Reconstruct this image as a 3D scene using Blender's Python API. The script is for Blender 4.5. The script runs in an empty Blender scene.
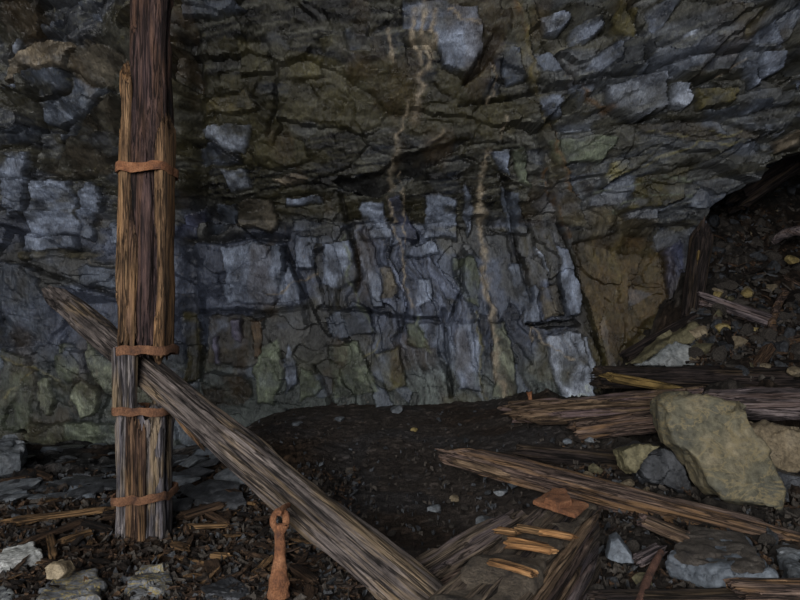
import bpy, bmesh, math, random
import numpy as np
from mathutils import Vector, Matrix

C = bpy.context.scene.collection
F_PX, PITCH, CAM_H = 628.0, math.radians(3.0), 1.1
cp, sp = math.cos(PITCH), math.sin(PITCH)

# ------------------------------------------------------------------ camera
cam_d = bpy.data.cameras.new('camera'); cam = bpy.data.objects.new('camera', cam_d); C.objects.link(cam)
cam_d.sensor_width = 36; cam_d.lens = 36 * F_PX / 800
cam.location = (0, 0, CAM_H); cam.rotation_euler = (math.pi / 2 + PITCH, 0, 0)
cam_d.clip_start = .05
bpy.context.scene.camera = cam

def at(px, py, Y):
    """pixel of the photograph + distance -> place in the mine"""
    u, v = (px - 400) / F_PX, (300 - py) / F_PX
    d = Vector((u, cp - sp * v, sp + cp * v))
    return Vector((0, 0, CAM_H)) + d * (Y / d.y)

def proj(X, Y, Z):
    z = Z - CAM_H
    f = Y * cp + z * sp; w = -Y * sp + z * cp
    f = np.maximum(f, .05)
    return 400 + F_PX * X / f, 300 - F_PX * w / f

# ------------------------------------------------------------------ noise
def h01(ix, iy, s):
    a = (ix.astype(np.int64) * 374761393 + iy.astype(np.int64) * 668265263 + int(s) * 974634777) & 0xffffffff
    a = ((a ^ (a >> 13)) * 1274126177) & 0xffffffff
    a = ((a ^ (a >> 16)) * 2246822519) & 0xffffffff
    return ((a ^ (a >> 15)) & 0xffffff) / float(0xffffff)

def vn(x, y, s=0):
    x = np.asarray(x, float); y = np.asarray(y, float)
    ix, iy = np.floor(x), np.floor(y); fx, fy = x - ix, y - iy
    fx = fx * fx * fx * (fx * (fx * 6 - 15) + 10); fy = fy * fy * fy * (fy * (fy * 6 - 15) + 10)
    a, b, c, d = h01(ix, iy, s), h01(ix + 1, iy, s), h01(ix, iy + 1, s), h01(ix + 1, iy + 1, s)
    return (a + (b - a) * fx) * (1 - fy) + (c + (d - c) * fx) * fy - .5

def fbm(x, y, s=0, o=4, g=.5):
    t = 0; a = 1.0
    for k in range(o):
        t = t + a * vn(x * 2 ** k + 7.3 * k, y * 2 ** k - 3.1 * k, s + 17 * k); a *= g
    return t

def sm(x, a, b):
    t = np.clip((np.asarray(x, float) - a) / (b - a), 0, 1); return t * t * (3 - 2 * t)

def voro(x, y, s):
    """nearest-cell facets: cell id hash, offset from the seed, gap to the next cell"""
    x = np.asarray(x, float); y = np.asarray(y, float)
    ix, iy = np.floor(x), np.floor(y)
    d1 = np.full(x.shape, 9e9); d2 = d1.copy()
    cx = np.zeros(x.shape); cy = cx.copy(); ox = cx.copy(); oy = cx.copy()
    for i in (-1, 0, 1):
        for j in (-1, 0, 1):
            gx, gy = ix + i, iy + j
            sx = gx + .1 + .8 * h01(gx, gy, s); sy = gy + .1 + .8 * h01(gx, gy, s + 5)
            dx, dy = x - sx, y - sy; d = dx * dx + dy * dy
            n = d < d1
            d2 = np.where(n, d1, np.minimum(d2, d))
            cx = np.where(n, gx, cx); cy = np.where(n, gy, cy)
            ox = np.where(n, dx, ox); oy = np.where(n, dy, oy); d1 = np.where(n, d, d1)
    return cx, cy, ox, oy, np.sqrt(d2) - np.sqrt(d1)

# ------------------------------------------------------------------ materials
def nodes(name):
    m = bpy.data.materials.new(name); m.use_nodes = True
    nt = m.node_tree; b = nt.nodes['Principled BSDF']
    return m, nt, b

def N(nt, t, **kw):
    n = nt.nodes.new(t)
    for k, v in kw.items():
        if k in n.inputs: n.inputs[k].default_value = v
        else: setattr(n, k, v)
    return n

def ramp(nt, fac, stops):
    r = nt.nodes.new('ShaderNodeValToRGB'); e = r.color_ramp.elements
    while len(e) < len(stops): e.new(.5)
    for k, (p, c) in enumerate(stops): e[k].position = p; e[k].color = (*c, 1)
    nt.links.new(fac, r.inputs[0]); return r

def mixc(nt, fac, a, b, mode='MIX'):
    m = nt.nodes.new('ShaderNodeMix'); m.data_type = 'RGBA'; m.blend_type = mode
    for s, v in ((m.inputs[0], fac), (m.inputs[6], a), (m.inputs[7], b)):
        if hasattr(v, 'is_linked'): nt.links.new(v, s)
        elif isinstance(v, (tuple, list)): s.default_value = (*v, 1)
        else: s.default_value = v
    return m.outputs[2]

def rock_attr_mat(name, rough, scale, bump, spec=.5):
    """stone whose minerals and painted crack shade come from the vertex colour 'Col'; grain on top"""
    m, nt, b = nodes(name); L = nt.links
    at_ = N(nt, 'ShaderNodeAttribute', attribute_name='Col')
    tc = N(nt, 'ShaderNodeTexCoord')
    n1 = N(nt, 'ShaderNodeTexNoise', Scale=scale, Detail=9.0, Roughness=.68); L.new(tc.outputs['Object'], n1.inputs['Vector'])
    mp = N(nt, 'ShaderNodeMapping'); mp.inputs['Scale'].default_value = (2.2, 1, .8); mp.inputs['Rotation'].default_value = (0, .3, 0)
    L.new(tc.outputs['Object'], mp.inputs['Vector'])
    n2 = N(nt, 'ShaderNodeTexNoise', Scale=scale * 2.6, Detail=8.0, Roughness=.7, Distortion=.6); L.new(mp.outputs[0], n2.inputs['Vector'])
    g = ramp(nt, n1.outputs[0], [(.3, (.45, .45, .45)), (.7, (1.55, 1.55, 1.5))])
    g2 = ramp(nt, n2.outputs[0], [(.32, (.62, .62, .64)), (.68, (1.38, 1.36, 1.32))])
    mp3 = N(nt, 'ShaderNodeMapping'); mp3.inputs['Scale'].default_value = (3.2, 1.5, .8); mp3.inputs['Rotation'].default_value = (0, .2, 0)
    L.new(tc.outputs['Object'], mp3.inputs['Vector'])
    n3 = N(nt, 'ShaderNodeTexNoise', Scale=scale * 6, Detail=5.0, Roughness=.75); L.new(mp3.outputs[0], n3.inputs['Vector'])
    g3 = ramp(nt, n3.outputs[0], [(.34, (.6, .6, .6)), (.66, (1.45, 1.45, 1.45))])
    c = mixc(nt, 1.0, at_.outputs['Color'], g.outputs[0], 'MULTIPLY'); c = mixc(nt, 1.0, c, g2.outputs[0], 'MULTIPLY'); c = mixc(nt, 1.0, c, g3.outputs[0], 'MULTIPLY')
    L.new(c, b.inputs['Base Color'])
    add = N(nt, 'ShaderNodeMath', operation='ADD'); L.new(n1.outputs[0], add.inputs[0]); L.new(n2.outputs[0], add.inputs[1])
    bp = N(nt, 'ShaderNodeBump', Strength=bump, Distance=.04); L.new(add.outputs[0], bp.inputs['Height'])
    L.new(bp.outputs[0], b.inputs['Normal'])
    rr = ramp(nt, n1.outputs[0], [(.3, (rough - .15,) * 3), (.7, (rough + .15,) * 3)])
    L.new(rr.outputs[0], b.inputs['Roughness']); b.inputs['Specular IOR Level'].default_value = spec
    return m

def stone_mat(name, a, bcol, dark, scale=5, bump=.6, rough=.7, streak=None):
    m, nt, b = nodes(name); L = nt.links
    tc = N(nt, 'ShaderNodeTexCoord')
    n1 = N(nt, 'ShaderNodeTexNoise', Scale=scale, Detail=7.0, Roughness=.65); L.new(tc.outputs['Object'], n1.inputs['Vector'])
    n2 = N(nt, 'ShaderNodeTexNoise', Scale=scale * 9, Detail=6.0, Roughness=.7); L.new(tc.outputs['Object'], n2.inputs['Vector'])
    r1 = ramp(nt, n1.outputs[0], [(.32, dark), (.48, a), (.68, bcol)])
    r2 = ramp(nt, n2.outputs[0], [(.3, (.5, .5, .5)), (.7, (1.5, 1.5, 1.5))])
    c = mixc(nt, 1.0, r1.outputs[0], r2.outputs[0], 'MULTIPLY')
    if streak:
        mp = N(nt, 'ShaderNodeMapping'); mp.inputs['Scale'].default_value = streak[1]
        L.new(tc.outputs['Object'], mp.inputs['Vector'])
        n3 = N(nt, 'ShaderNodeTexNoise', Scale=scale, Detail=5.0, Roughness=.6, Distortion=.8); L.new(mp.outputs[0], n3.inputs['Vector'])
        r3 = ramp(nt, n3.outputs[0], [(.47, (0, 0, 0)), (.5, (1, 1, 1)), (.53, (0, 0, 0))])
        c = mixc(nt, r3.outputs[0], c, streak[0])
    L.new(c, b.inputs['Base Color'])
    bp = N(nt, 'ShaderNodeBump', Strength=bump, Distance=.015); L.new(n2.outputs[0], bp.inputs['Height'])
    L.new(bp.outputs[0], b.inputs['Normal']); b.inputs['Roughness'].default_value = rough
    return m

def wood_mat(name, dark, mid, light, accent=None, acc_amt=.5, gr=1.0, rough=.75, bump=.8):
    """weathered wood, grain along the object's own X"""
    m, nt, b = nodes(name); L = nt.links
    tc = N(nt, 'ShaderNodeTexCoord')
    oi = N(nt, 'ShaderNodeObjectInfo')
    of = N(nt, 'ShaderNodeVectorMath', operation='ADD'); L.new(tc.outputs['Object'], of.inputs[0])
    sc = N(nt, 'ShaderNodeMath', operation='MULTIPLY'); sc.inputs[1].default_value = 40; L.new(oi.outputs['Random'], sc.inputs[0])
    L.new(sc.outputs[0], of.inputs[1])
    def st(scale, detail, rough_, dist=0.0):
        mp = N(nt, 'ShaderNodeMapping'); mp.inputs['Scale'].default_value = scale; L.new(of.outputs[0], mp.inputs['Vector'])
        n = N(nt, 'ShaderNodeTexNoise', Scale=gr, Detail=detail, Roughness=rough_, Distortion=dist); L.new(mp.outputs[0], n.inputs['Vector']); return n
    g = st((2.6, 46, 46), 8.0, .72, .3); f = st((9, 210, 210), 4.0, .75); p = st((3.5, 11, 11), 6.0, .68, .6); k = st((1.3, 36, 36), 4.0, .6, .5)
    r = ramp(nt, g.outputs[0], [(.33, dark), (.47, mid), (.66, light)])
    r2 = ramp(nt, f.outputs[0], [(.3, (.45, .45, .45)), (.65, (1.4, 1.4, 1.4))])
    c = mixc(nt, 1.0, r.outputs[0], r2.outputs[0], 'MULTIPLY')
    pr = ramp(nt, p.outputs[0], [(.36, (.34, .33, .33)), (.62, (1.25, 1.22, 1.2))])
    c = mixc(nt, 1.0, c, pr.outputs[0], 'MULTIPLY')
    kr = ramp(nt, k.outputs[0], [(.462, (1, 1, 1)), (.488, (.08, .075, .075)), (.512, (.08, .075, .075)), (.538, (1, 1, 1))])
    if accent:
        q = st((1.3, 14, 14), 4.0, .6, .4)
        qr = ramp(nt, q.outputs[0], [(.5, (0, 0, 0)), (.62, (acc_amt,) * 3)])
        c2 = mixc(nt, 1.0, accent, r2.outputs[0], 'MULTIPLY')
        c = mixc(nt, qr.outputs[0], c, c2)
    c = mixc(nt, .85, c, kr.outputs[0], 'MULTIPLY')
    L.new(c, b.inputs['Base Color'])
    add0 = N(nt, 'ShaderNodeMath', operation='ADD'); L.new(g.outputs[0], add0.inputs[0]); L.new(f.outputs[0], add0.inputs[1])
    add = N(nt, 'ShaderNodeMath', operation='ADD'); L.new(add0.outputs[0], add.inputs[0]); L.new(kr.outputs[0], add.inputs[1])
    bp = N(nt, 'ShaderNodeBump', Strength=bump, Distance=.012); L.new(add.outputs[0], bp.inputs['Height'])
    L.new(bp.outputs[0], b.inputs['Normal']); b.inputs['Roughness'].default_value = rough
    b.inputs['Specular IOR Level'].default_value = .3
    return m

def rust_mat(name, a, b_, dark):
    m = stone_mat(name, a, b_, dark, scale=14, bump=1.0, rough=.85); return m

M = {}
M['wall'] = rock_attr_mat('wet_slate_rock', .36, 7, .6, .8)
M['ground'] = rock_attr_mat('dark_mine_dirt', .8, 26, 1.0, .25)
M['post'] = wood_mat('brown_prop_wood', (.018, .012, .012), (.115, .066, .045), (.27, .165, .095), (.31, .18, .08), .55)
M['core'] = wood_mat('dark_red_prop_wood', (.012, .009, .010), (.058, .036, .036), (.14, .085, .07), (.2, .1, .05), .35)
M['plank'] = wood_mat('honey_prop_wood', (.03, .018, .011), (.19, .112, .06), (.35, .22, .115), (.36, .19, .075), .5)
M['foot'] = wood_mat('grey_blue_prop_wood', (.02, .018, .02), (.15, .14, .155), (.30, .27, .25), (.29, .205, .11), .7)
M['brace'] = wood_mat('grey_brace_wood', (.022, .018, .017), (.125, .105, .097), (.25, .215, .195), (.36, .25, .13), .5)
M['log'] = wood_mat('purple_brown_log_wood', (.024, .017, .016), (.145, .10, .082), (.30, .22, .17), (.34, .19, .08), .6)
M['log_dark'] = wood_mat('dark_log_wood', (.008, .006, .006), (.035, .026, .024), (.085, .062, .052), (.12, .08, .04), .4)
M['log_pale'] = wood_mat('pale_purple_grey_wood', (.05, .04, .045), (.19, .155, .16), (.36, .30, .28), (.2, .13, .1), .5)
M['log_tan'] = wood_mat('tan_log_wood', (.04, .025, .018), (.20, .135, .085), (.38, .27, .17), (.25, .18, .20), .6)
M['log_gold'] = wood_mat('yellow_split_wood', (.06, .035, .01), (.27, .18, .06), (.42, .30, .11), None)
M['block'] = wood_mat('rotten_block_wood', (.02, .016, .014), (.135, .105, .08), (.30, .235, .165), (.21, .17, .2), .4)
M['orange'] = wood_mat('orange_wet_splinter', (.10, .045, .018), (.34, .175, .07), (.5, .30, .14), None)
M['chip_a'] = wood_mat('brown_chip_wood', (.018, .011, .008), (.088, .053, .032), (.19, .12, .07), None)
M['chip_b'] = wood_mat('tan_chip_wood', (.06, .035, .02), (.27, .16, .075), (.42, .26, .12), None)
M['chip_c'] = wood_mat('black_chip_wood', (.006, .005, .005), (.025, .018, .014), (.06, .042, .03), None)
M['rust'] = rust_mat('rusted_iron', (.30, .125, .055), (.46, .22, .11), (.10, .045, .03))
M['strap'] = rust_mat('dull_rusted_strap_iron', (.19, .088, .045), (.33, .165, .085), (.06, .032, .024))
M['rust_dark'] = rust_mat('dark_rusted_iron', (.13, .06, .04), (.24, .12, .08), (.04, .025, .02))
M['boulder'] = stone_mat('tan_green_boulder_stone', (.165, .15, .098), (.29, .24, .15), (.085, .085, .07), 3.2, .8, .75, ((.27, .22, .12), (1.4, 1, 2.6)))
M['grey'] = stone_mat('grey_slate', (.135, .15, .165), (.26, .275, .29), (.05, .055, .06), 6, .6, .6)
M['blue'] = stone_mat('blue_grey_slate', (.12, .138, .16), (.19, .215, .245), (.06, .068, .08), 5, .6, .5)
M['dark'] = stone_mat('dark_wet_slate', (.04, .043, .048), (.10, .105, .115), (.014, .014, .015), 6, .7, .4)
M['pale'] = stone_mat('pale_white_stone', (.48, .49, .47), (.66, .66, .63), (.3, .3, .27), 6, .5, .6)
M['band'] = stone_mat('yellow_banded_grey_stone', (.13, .135, .142), (.30, .30, .30), (.03, .03, .034), 8, .9, .6, ((.34, .26, .08), (1, 3, 3)))
M['tan'] = stone_mat('tan_stone', (.25, .195, .12), (.38, .31, .21), (.11, .085, .055), 6, .8, .8)
M['olive'] = stone_mat('olive_stone', (.13, .115, .062), (.24, .21, .12), (.05, .047, .03), 5, .7, .7)
M['lightgrey'] = stone_mat('light_grey_stone', (.24, .255, .255), (.38, .39, .375), (.13, .14, .13), 4, .6, .65)
M['gold'] = stone_mat('ochre_stone', (.32, .24, .09), (.46, .36, .16), (.13, .10, .04), 7, .7, .7)
M['rot'] = stone_mat('rotten_wood_crust', (.10, .078, .056), (.20, .16, .115), (.03, .024, .02), 11, 1.0, .85)
M['dirt'] = stone_mat('brown_dirt_crust', (.075, .062, .05), (.15, .13, .11), (.025, .02, .018), 16, 1.0, .85)

# ------------------------------------------------------------------ object helpers
def link(name, me, mat, parent=None, M4=None, sharp=35):
    o = bpy.data.objects.new(name, me); C.objects.link(o)
    if mat is not None and not me.materials: me.materials.append(mat)
    if sharp:
        me.polygons.foreach_set('use_smooth', [True] * len(me.polygons))
        me.set_sharp_from_angle(angle=math.radians(sharp))
    M4 = M4 or Matrix.Identity(4)
    if parent is not None:
        o.parent = parent; M4 = Matrix.Translation(-parent.location) @ M4
    o.matrix_basis = M4
    return o

def tag(o, label, cat, group=None):
    o['label'] = label; o['category'] = cat
    if group: o['group'] = group
    return o

def thing(name, label, cat, loc, group=None):
    o = bpy.data.objects.new(name, None); C.objects.link(o); o.empty_display_size = .1
    o.location = loc
    return tag(o, label, cat, group)

def mesh_np(name, V, Fc):
    me = bpy.data.meshes.new(name); me.from_pydata([tuple(v) for v in V], [], [tuple(int(i) for i in f) for f in Fc]); me.update()
    return me

def grid_mesh(name, P, keep=None, flip=False):
    nv, nu = P.shape[:2]
    i = np.arange(nv * nu).reshape(nv, nu)
    q = np.stack([i[:-1, :-1], i[:-1, 1:], i[1:, 1:], i[1:, :-1]], -1).reshape(-1, 4)
    if flip: q = q[:, ::-1]
    if keep is not None:
        k = keep.reshape(-1); q = q[(k[q]).any(1)]
    me = bpy.data.meshes.new(name)
    me.vertices.add(nv * nu); me.vertices.foreach_set('co', P.reshape(-1).astype(np.float32))
    n = len(q); me.loops.add(n * 4); me.loops.foreach_set('vertex_index', q.reshape(-1).astype(np.int32))
    me.polygons.add(n); me.polygons.foreach_set('loop_start', (np.arange(n) * 4).astype(np.int32))
    me.update(calc_edges=True); me.validate()
    return me

def set_col(me, col):
    a = me.color_attributes.new('Col', 'FLOAT_COLOR', 'POINT')
    c = np.ones((len(me.vertices), 4), np.float32); c[:, :3] = col.reshape(-1, 3)
    a.data.foreach_set('color', c.reshape(-1))

# ------------------------------------------------------------------ ground shape
def ground_s(X, Y):
    X = np.asarray(X, float); Y = np.asarray(Y, float)
    left = .072 - .018 * (Y - 3.3)
    cen = .062 + .115 * np.maximum(0, Y - 3.5)
    rgt = np.interp(Y, [1, 2.2, 2.6, 3.6, 4.8, 6, 7, 12], [.05, .05, .07, .20, .42, .47, .5, .6])
    rub = np.interp(Y, [1, 2.2, 2.6, 3.6, 4.6, 5.2, 8.2, 12], [.05, .05, .07, .21, .55, .95, 3.2, 4.6])
    wr = sm(X, 1.9, 2.9) * sm(Y, 4.4, 5.2)
    r = rgt * (1 - wr) + rub * wr
    a = sm(X, -2.1, -1.0); b = sm(X, .1, 1.5)
    g = left * (1 - a) + cen * a
    return g * (1 - b) + r * b

GX, GY = np.linspace(-8, 8, 641), np.linspace(0, 12, 481)
GT = ground_s(*np.meshgrid(GX, GY)).tolist()
def gz(x, y):
    u = min(max((x + 8) / .025, 0), 639.999); v = min(max(y / .025, 0), 479.999)
    i, j = int(u), int(v); fu, fv = u - i, v - j; a, b = GT[j], GT[j + 1]
    return (a[i] * (1 - fu) + a[i + 1] * fu) * (1 - fv) + (b[i] * (1 - fu) + b[i + 1] * fu) * fv

def ground_at(px, py, up=0.0):
    """where the sight line through a pixel meets the ground"""
    q = at(px, py, 1.0); Y = 1.2
    f = lambda y: CAM_H + (q.z - CAM_H) * y - gz(q.x * y, y) - up
    while Y < 11:
        if f(Y) <= 0:
            a, b = Y - .1, Y
            for _ in range(9):
                m = (a + b) / 2
                if f(m) <= 0: b = m
                else: a = m
            return Vector((q.x * b, b, CAM_H + (q.z - CAM_H) * b))
        Y += .1
    return at(px, py, 6)

# ------------------------------------------------------------------ rock wall
def wall_base(X, Z):
    X = np.asarray(X, float); Z = np.asarray(Z, float)
    k = 1.12 * (.5 + .5 * sm(X, -3.3, -1.7))
    z0 = 2.2 - .35 * sm(X, 1.0, 2.6)
    t = np.maximum(0, Z - z0)
    return 6.25 - k * t - .10 * t * t - .25 * sm(-X, 1.8, 4.2) + .10 * np.sin(X * 1.1 + .5) + .05 * (1.2 - Z)

CLS = dict(B=(.21, .245, .325), L=(.335, .375, .46), M=(.095, .112, .147), D=(.016, .016, .016), O=(.088, .076, .030),
           P=(.17, .155, .075), R=(.115, .066, .03), T=(.32, .265, .195), G=(.125, .145, .105), H=(.19, .207, .155),
           Y=(.135, .11, .045), V=(.2, .19, .27), K=(.05, .043, .032), I=(.065, .074, .125), N=(.12, .105, .08))
# class (D mostly paints shade in hollows), push toward viewer (cm), tilt x, tilt z, outline in photo pixels
POLY = [
 ('K',-4,0,0,[(0,0),(40,0),(40,38),(20,36),(0,50)]),('D',-14,0,0,[(41,0),(50,0),(51,40),(39,43)]),
 ('T',9,.1,-.1,[(2,72),(8,58),(40,42),(82,46),(85,49),(74,62),(72,74),(45,72),(18,66),(18,78),(4,84)]),
 ('L',4,.1,.2,[(9,52),(22,39),(29,40),(14,56)]),('M',5,.2,.3,[(17,67),(40,72),(72,74),(73,90),(58,98),(40,98),(34,92)]),
 ('B',3,0,.2,[(4,84),(18,78),(26,91),(10,92)]),('N',6,-.2,.1,[(76,64),(85,47),(105,46),(127,55),(124,62),(110,86),(95,88),(82,76),(75,75)]),
 ('M',3,.1,-.1,[(40,102),(75,94),(74,76),(90,86),(110,90),(90,117),(60,125),(40,122)]),('B',2,0,.3,[(50,20),(60,20),(58,27),(51,28)]),
 ('B',3,0,.3,[(92,14),(105,14),(106,23),(94,23)]),('M',2,0,.2,[(75,0),(104,0),(95,10),(80,8)]),('L',3,.2,.1,[(121,66),(127,64),(127,75),(124,75)]),
 ('M',3,.1,.1,[(10,132),(34,122),(33,142),(8,146)]),('B',4,.15,0,[(5,155),(30,150),(29,172),(24,218),(0,218),(0,165)]),
 ('B',6,-.1,.1,[(36,182),(70,178),(77,195),(76,234),(30,238),(28,222)]),('L',4,.2,-.1,[(62,128),(80,120),(75,132),(60,143)]),
 ('B',4,.2,0,[(78,190),(88,180),(98,184),(104,200),(100,220),(88,240),(78,236)]),('K',2,.1,.2,[(40,165),(60,147),(88,120),(124,100),(124,172),(60,178),(38,172)]),
 ('B',1,.1,0,[(108,225),(122,222),(121,245),(110,245)]),('Y',5,0,-.6,[(20,253),(80,250),(110,253),(121,262),(119,266),(60,259),(24,262)]),
 ('M',2,.1,.1,[(0,262),(25,265),(45,270),(40,285),(70,320),(40,345),(0,345)]),('M',3,-.1,0,[(85,264),(120,270),(120,291),(85,285)]),
 ('B',5,0,.2,[(26,232),(76,236),(75,250),(26,252)]),('H',7,-.2,.1,[(88,338),(118,366),(118,390),(106,393),(90,375)]),
 ('H',8,.1,.1,[(68,400),(75,386),(88,382),(100,390),(102,402),(94,416),(78,420)]),('H',5,.1,0,[(36,380),(50,375),(55,400),(48,415),(38,410)]),
 ('G',2,0,0,[(0,345),(25,360),(35,375),(30,430),(0,430)]),('G',5,0,.2,[(25,425),(60,420),(118,425),(118,445),(25,445)]),
 ('G',4,.1,0,[(55,345),(75,345),(85,378),(70,385),(58,375)]),
 ('L',5,.1,.1,[(194,126),(220,126),(255,127),(246,155),(228,150),(205,138)]),('M',2,.2,.2,[(190,143),(215,140),(240,155),(245,165),(200,163)]),
 ('L',5,.1,0,[(220,167),(248,170),(252,190),(230,192),(222,175)]),('P',8,0,-.2,[(252,140),(270,130),(300,140),(314,163),(280,170),(255,165)]),
 ('T',4,0,-.1,[(270,176),(300,172),(312,180),(285,184)]),('N',7,-.1,.1,[(242,198),(270,197),(278,220),(270,232),(240,227),(235,210)]),
 ('B',4,0,.1,[(282,197),(320,196),(322,205),(283,207)]),('M',2,.2,0,[(215,205),(238,200),(236,228),(210,235)]),('I',0,.2,0,[(178,215),(200,200),(200,236),(178,238)]),
 ('B',8,.1,.15,[(222,246),(282,244),(288,290),(275,307),(225,305),(225,270)]),('B',4,.2,0,[(288,258),(300,285),(303,306),(277,307)]),
 ('B',5,.1,0,[(296,232),(318,235),(314,270),(297,268)]),('K',-16,0,0,[(202,314),(265,316),(262,368),(200,365)]),
 ('V',-7,.3,.1,[(206,340),(213,335),(215,368),(209,366)]),('V',-6,.2,.2,[(225,320),(240,320),(238,345),(225,340)]),('R',-6,0,0,[(248,318),(263,316),(260,360),(252,360)]),
 ('K',3,0,.2,[(200,372),(245,372),(252,395),(245,408),(205,405)]),('O',0,.2,0,[(178,310),(195,310),(195,385),(178,385)]),
 ('G',5,.1,0,[(262,345),(280,335),(285,370),(275,405),(255,405),(252,372)]),('B',3,.2,0,[(284,355),(290,340),(300,380),(286,395)]),('G',5,-.1,.1,[(300,365),(312,370),(322,388),(300,405)]),
 ('P',5,0,-.4,[(235,40),(265,40),(277,74),(240,78)]),('Y',4,.1,-.3,[(210,97),(245,90),(265,110),(240,118),(205,114)]),('M',4,0,-.2,[(180,0),(230,0),(250,10),(220,20),(180,20)]),
 ('P',3,0,-.3,[(280,68),(320,60),(325,78),(277,82)]),('P',3,0,.2,[(320,40),(345,30),(350,60),(330,70)]),
 ('B',6,.1,-.1,[(404,0),(440,0),(480,8),(482,66),(465,80),(440,70),(432,32),(405,32)]),('M',2,0,.1,[(345,30),(370,25),(368,45),(350,50)]),
 ('D',-16,0,.2,[(330,182),(372,172),(405,155),(440,142),(470,140),(440,160),(410,176),(380,197),(345,191)]),  # D wedge: shade under the overhang ledge painted near black, besides its depth
 ('B',4,.2,0,[(358,200),(384,200),(392,240),(368,240)]),('B',5,.15,0,[(425,195),(437,192),(455,200),(458,240),(425,238)]),('I',2,.2,0,[(387,198),(400,196),(421,240),(396,240)]),
 ('B',5,.1,.1,[(322,242),(352,240),(362,280),(340,290),(322,285)]),('B',3,.3,0,[(360,235),(370,250),(388,306),(374,308),(362,280)]),('N',4,.1,0,[(379,268),(390,268),(400,290),(395,300),(383,298)]),
 ('B',5,0,.2,[(403,245),(432,240),(440,255),(405,258)]),('B',3,.1,0,[(415,280),(430,275),(435,300),(415,305)]),('G',4,.1,0,[(450,255),(477,258),(478,310),(465,302),(455,280)]),
 ('B',5,0,.1,[(420,322),(446,320),(448,352),(425,350)]),('B',4,.1,0,[(455,320),(476,322),(482,392),(458,388)]),('M',3,.1,.1,[(322,318),(350,302),(372,312),(376,335),(332,340)]),
 ('G',2,0,0,[(404,320),(418,321),(430,350),(406,346)]),('G',3,.1,.1,[(328,345),(360,342),(380,392),(330,400)]),('P',3,.1,.1,[(375,352),(398,346),(410,385),(386,392)]),
 ('H',5,.1,0,[(490,322),(506,320),(520,394),(492,398)]),('L',9,.15,.05,[(546,334),(579,329),(592,385),(596,399),(560,399),(549,362)]),
 ('B',6,.15,0,[(520,292),(535,287),(540,321),(521,324)]),('N',6,.05,0,[(537,290),(558,284),(565,316),(541,319)]),('B',7,.2,0,[(555,245),(568,250),(580,290),(578,317),(568,318),(560,280)]),
 ('M',3,.2,0,[(510,262),(525,262),(531,300),(519,310)]),('L',4,.3,0,[(535,242),(545,250),(552,285),(546,272)]),('D',-18,0,0,[(520,325),(540,322),(576,319),(580,326),(545,329)]),
 ('B',5,.1,.1,[(490,150),(510,150),(512,178),(500,170)]),('G',5,.1,0,[(511,150),(525,147),(531,190),(518,182)]),('B',3,.2,0,[(465,180),(474,210),(470,240),(462,220)]),
 ('L',3,.2,0,[(583,335),(588,335),(598,388),(592,388)]),('M',2,.2,0,[(500,185),(520,195),(530,235),(508,235)]),
 ('R',-6,.1,0,[(572,244),(620,232),(660,240),(666,300),(640,330),(612,370),(602,340),(585,290)]),('I',-2,-.3,0,[(664,250),(690,236),(690,290),(680,312),(665,302)]),
 ('B',5,.1,-.1,[(540,15),(560,5),(572,15),(560,30),(545,35)]),('B',4,.2,0,[(572,27),(600,15),(606,25),(587,42),(573,45)]),('B',5,.2,-.1,[(581,71),(605,48),(620,38),(622,64),(600,77)]),('M',3,.1,0,[(535,55),(555,50),(562,72),(540,76)]),
 ('L',9,.05,-.1,[(606,87),(640,74),(664,70),(667,108),(640,120),(613,110)]),('L',6,-.1,0,[(673,82),(694,80),(698,94),(686,108),(673,105)]),('L',4,.2,.2,[(680,36),(698,30),(693,38),(678,42)]),
 ('B',4,.2,0,[(641,12),(664,0),(680,0),(660,30),(648,38)]),('B',3,0,.1,[(745,37),(770,22),(786,44),(745,45)]),('B',5,0,0,[(763,49),(790,47),(785,70),(766,80),(760,62)]),
 ('B',4,.1,0,[(748,58),(757,60),(764,85),(755,90),(748,75)]),('B',4,0,.3,[(782,92),(802,76),(802,96)]),('M',4,0,.3,[(705,110),(740,102),(770,97),(770,109),(740,116),(712,116)]),
 ('P',4,.1,-.1,[(733,32),(764,8),(742,42)]),('O',2,0,-.2,[(700,82),(745,85),(740,100),(700,110)]),('L',4,0,.4,[(738,125),(765,124),(767,131),(742,132)]),('L',4,0,.3,[(766,133),(785,128),(776,139)]),
 ('T',6,0,.2,[(771,142),(802,128),(805,148),(776,152)]),('B',4,.1,0,[(536,97),(558,94),(565,114),(542,118)]),('K',-5,0,-.3,[(630,122),(690,116),(720,116),(740,128),(770,141),(690,142),(650,132)]),  # K outline: shade of the overhang's underside painted dark
 ('G',4,0,-.2,[(545,142),(600,131),(624,136),(600,160),(556,165)]),('P',4,0,-.2,[(610,160),(660,150),(640,168),(600,192)]),('O',2,0,-.3,[(640,175),(700,160),(680,200),(620,215)]),
 ('D',-8,.2,0,[(495,32),(508,36),(482,70),(460,92),(470,70)]),('Y',1,.2,0,[(507,0),(529,0),(538,90),(530,95),(521,60)]),('Y',1,.1,0,[(535,100),(556,130),(572,180),(592,232),(562,222),(550,180),(541,140)]),
 ('O',4,0,.1,[(612,4),(636,8),(632,40),(612,30)]),('M',4,.1,0,[(500,50),(520,45),(526,80),(505,88)]),('I',3,.2,0,[(492,60),(502,55),(505,86),(498,80)]),
 # beyond the picture's edges
 ('B',6,.1,.1,[(-60,120),(-10,110),(-12,200),(-70,210)]),('M',5,-.1,.1,[(-90,250),(-20,240),(-8,330),(-80,340)]),('B',6,0,-.1,[(815,20),(860,10),(865,60),(820,70)]),('M',5,.1,0,[(300,-60),(380,-70),(390,-15),(310,-10)]),
]
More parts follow.
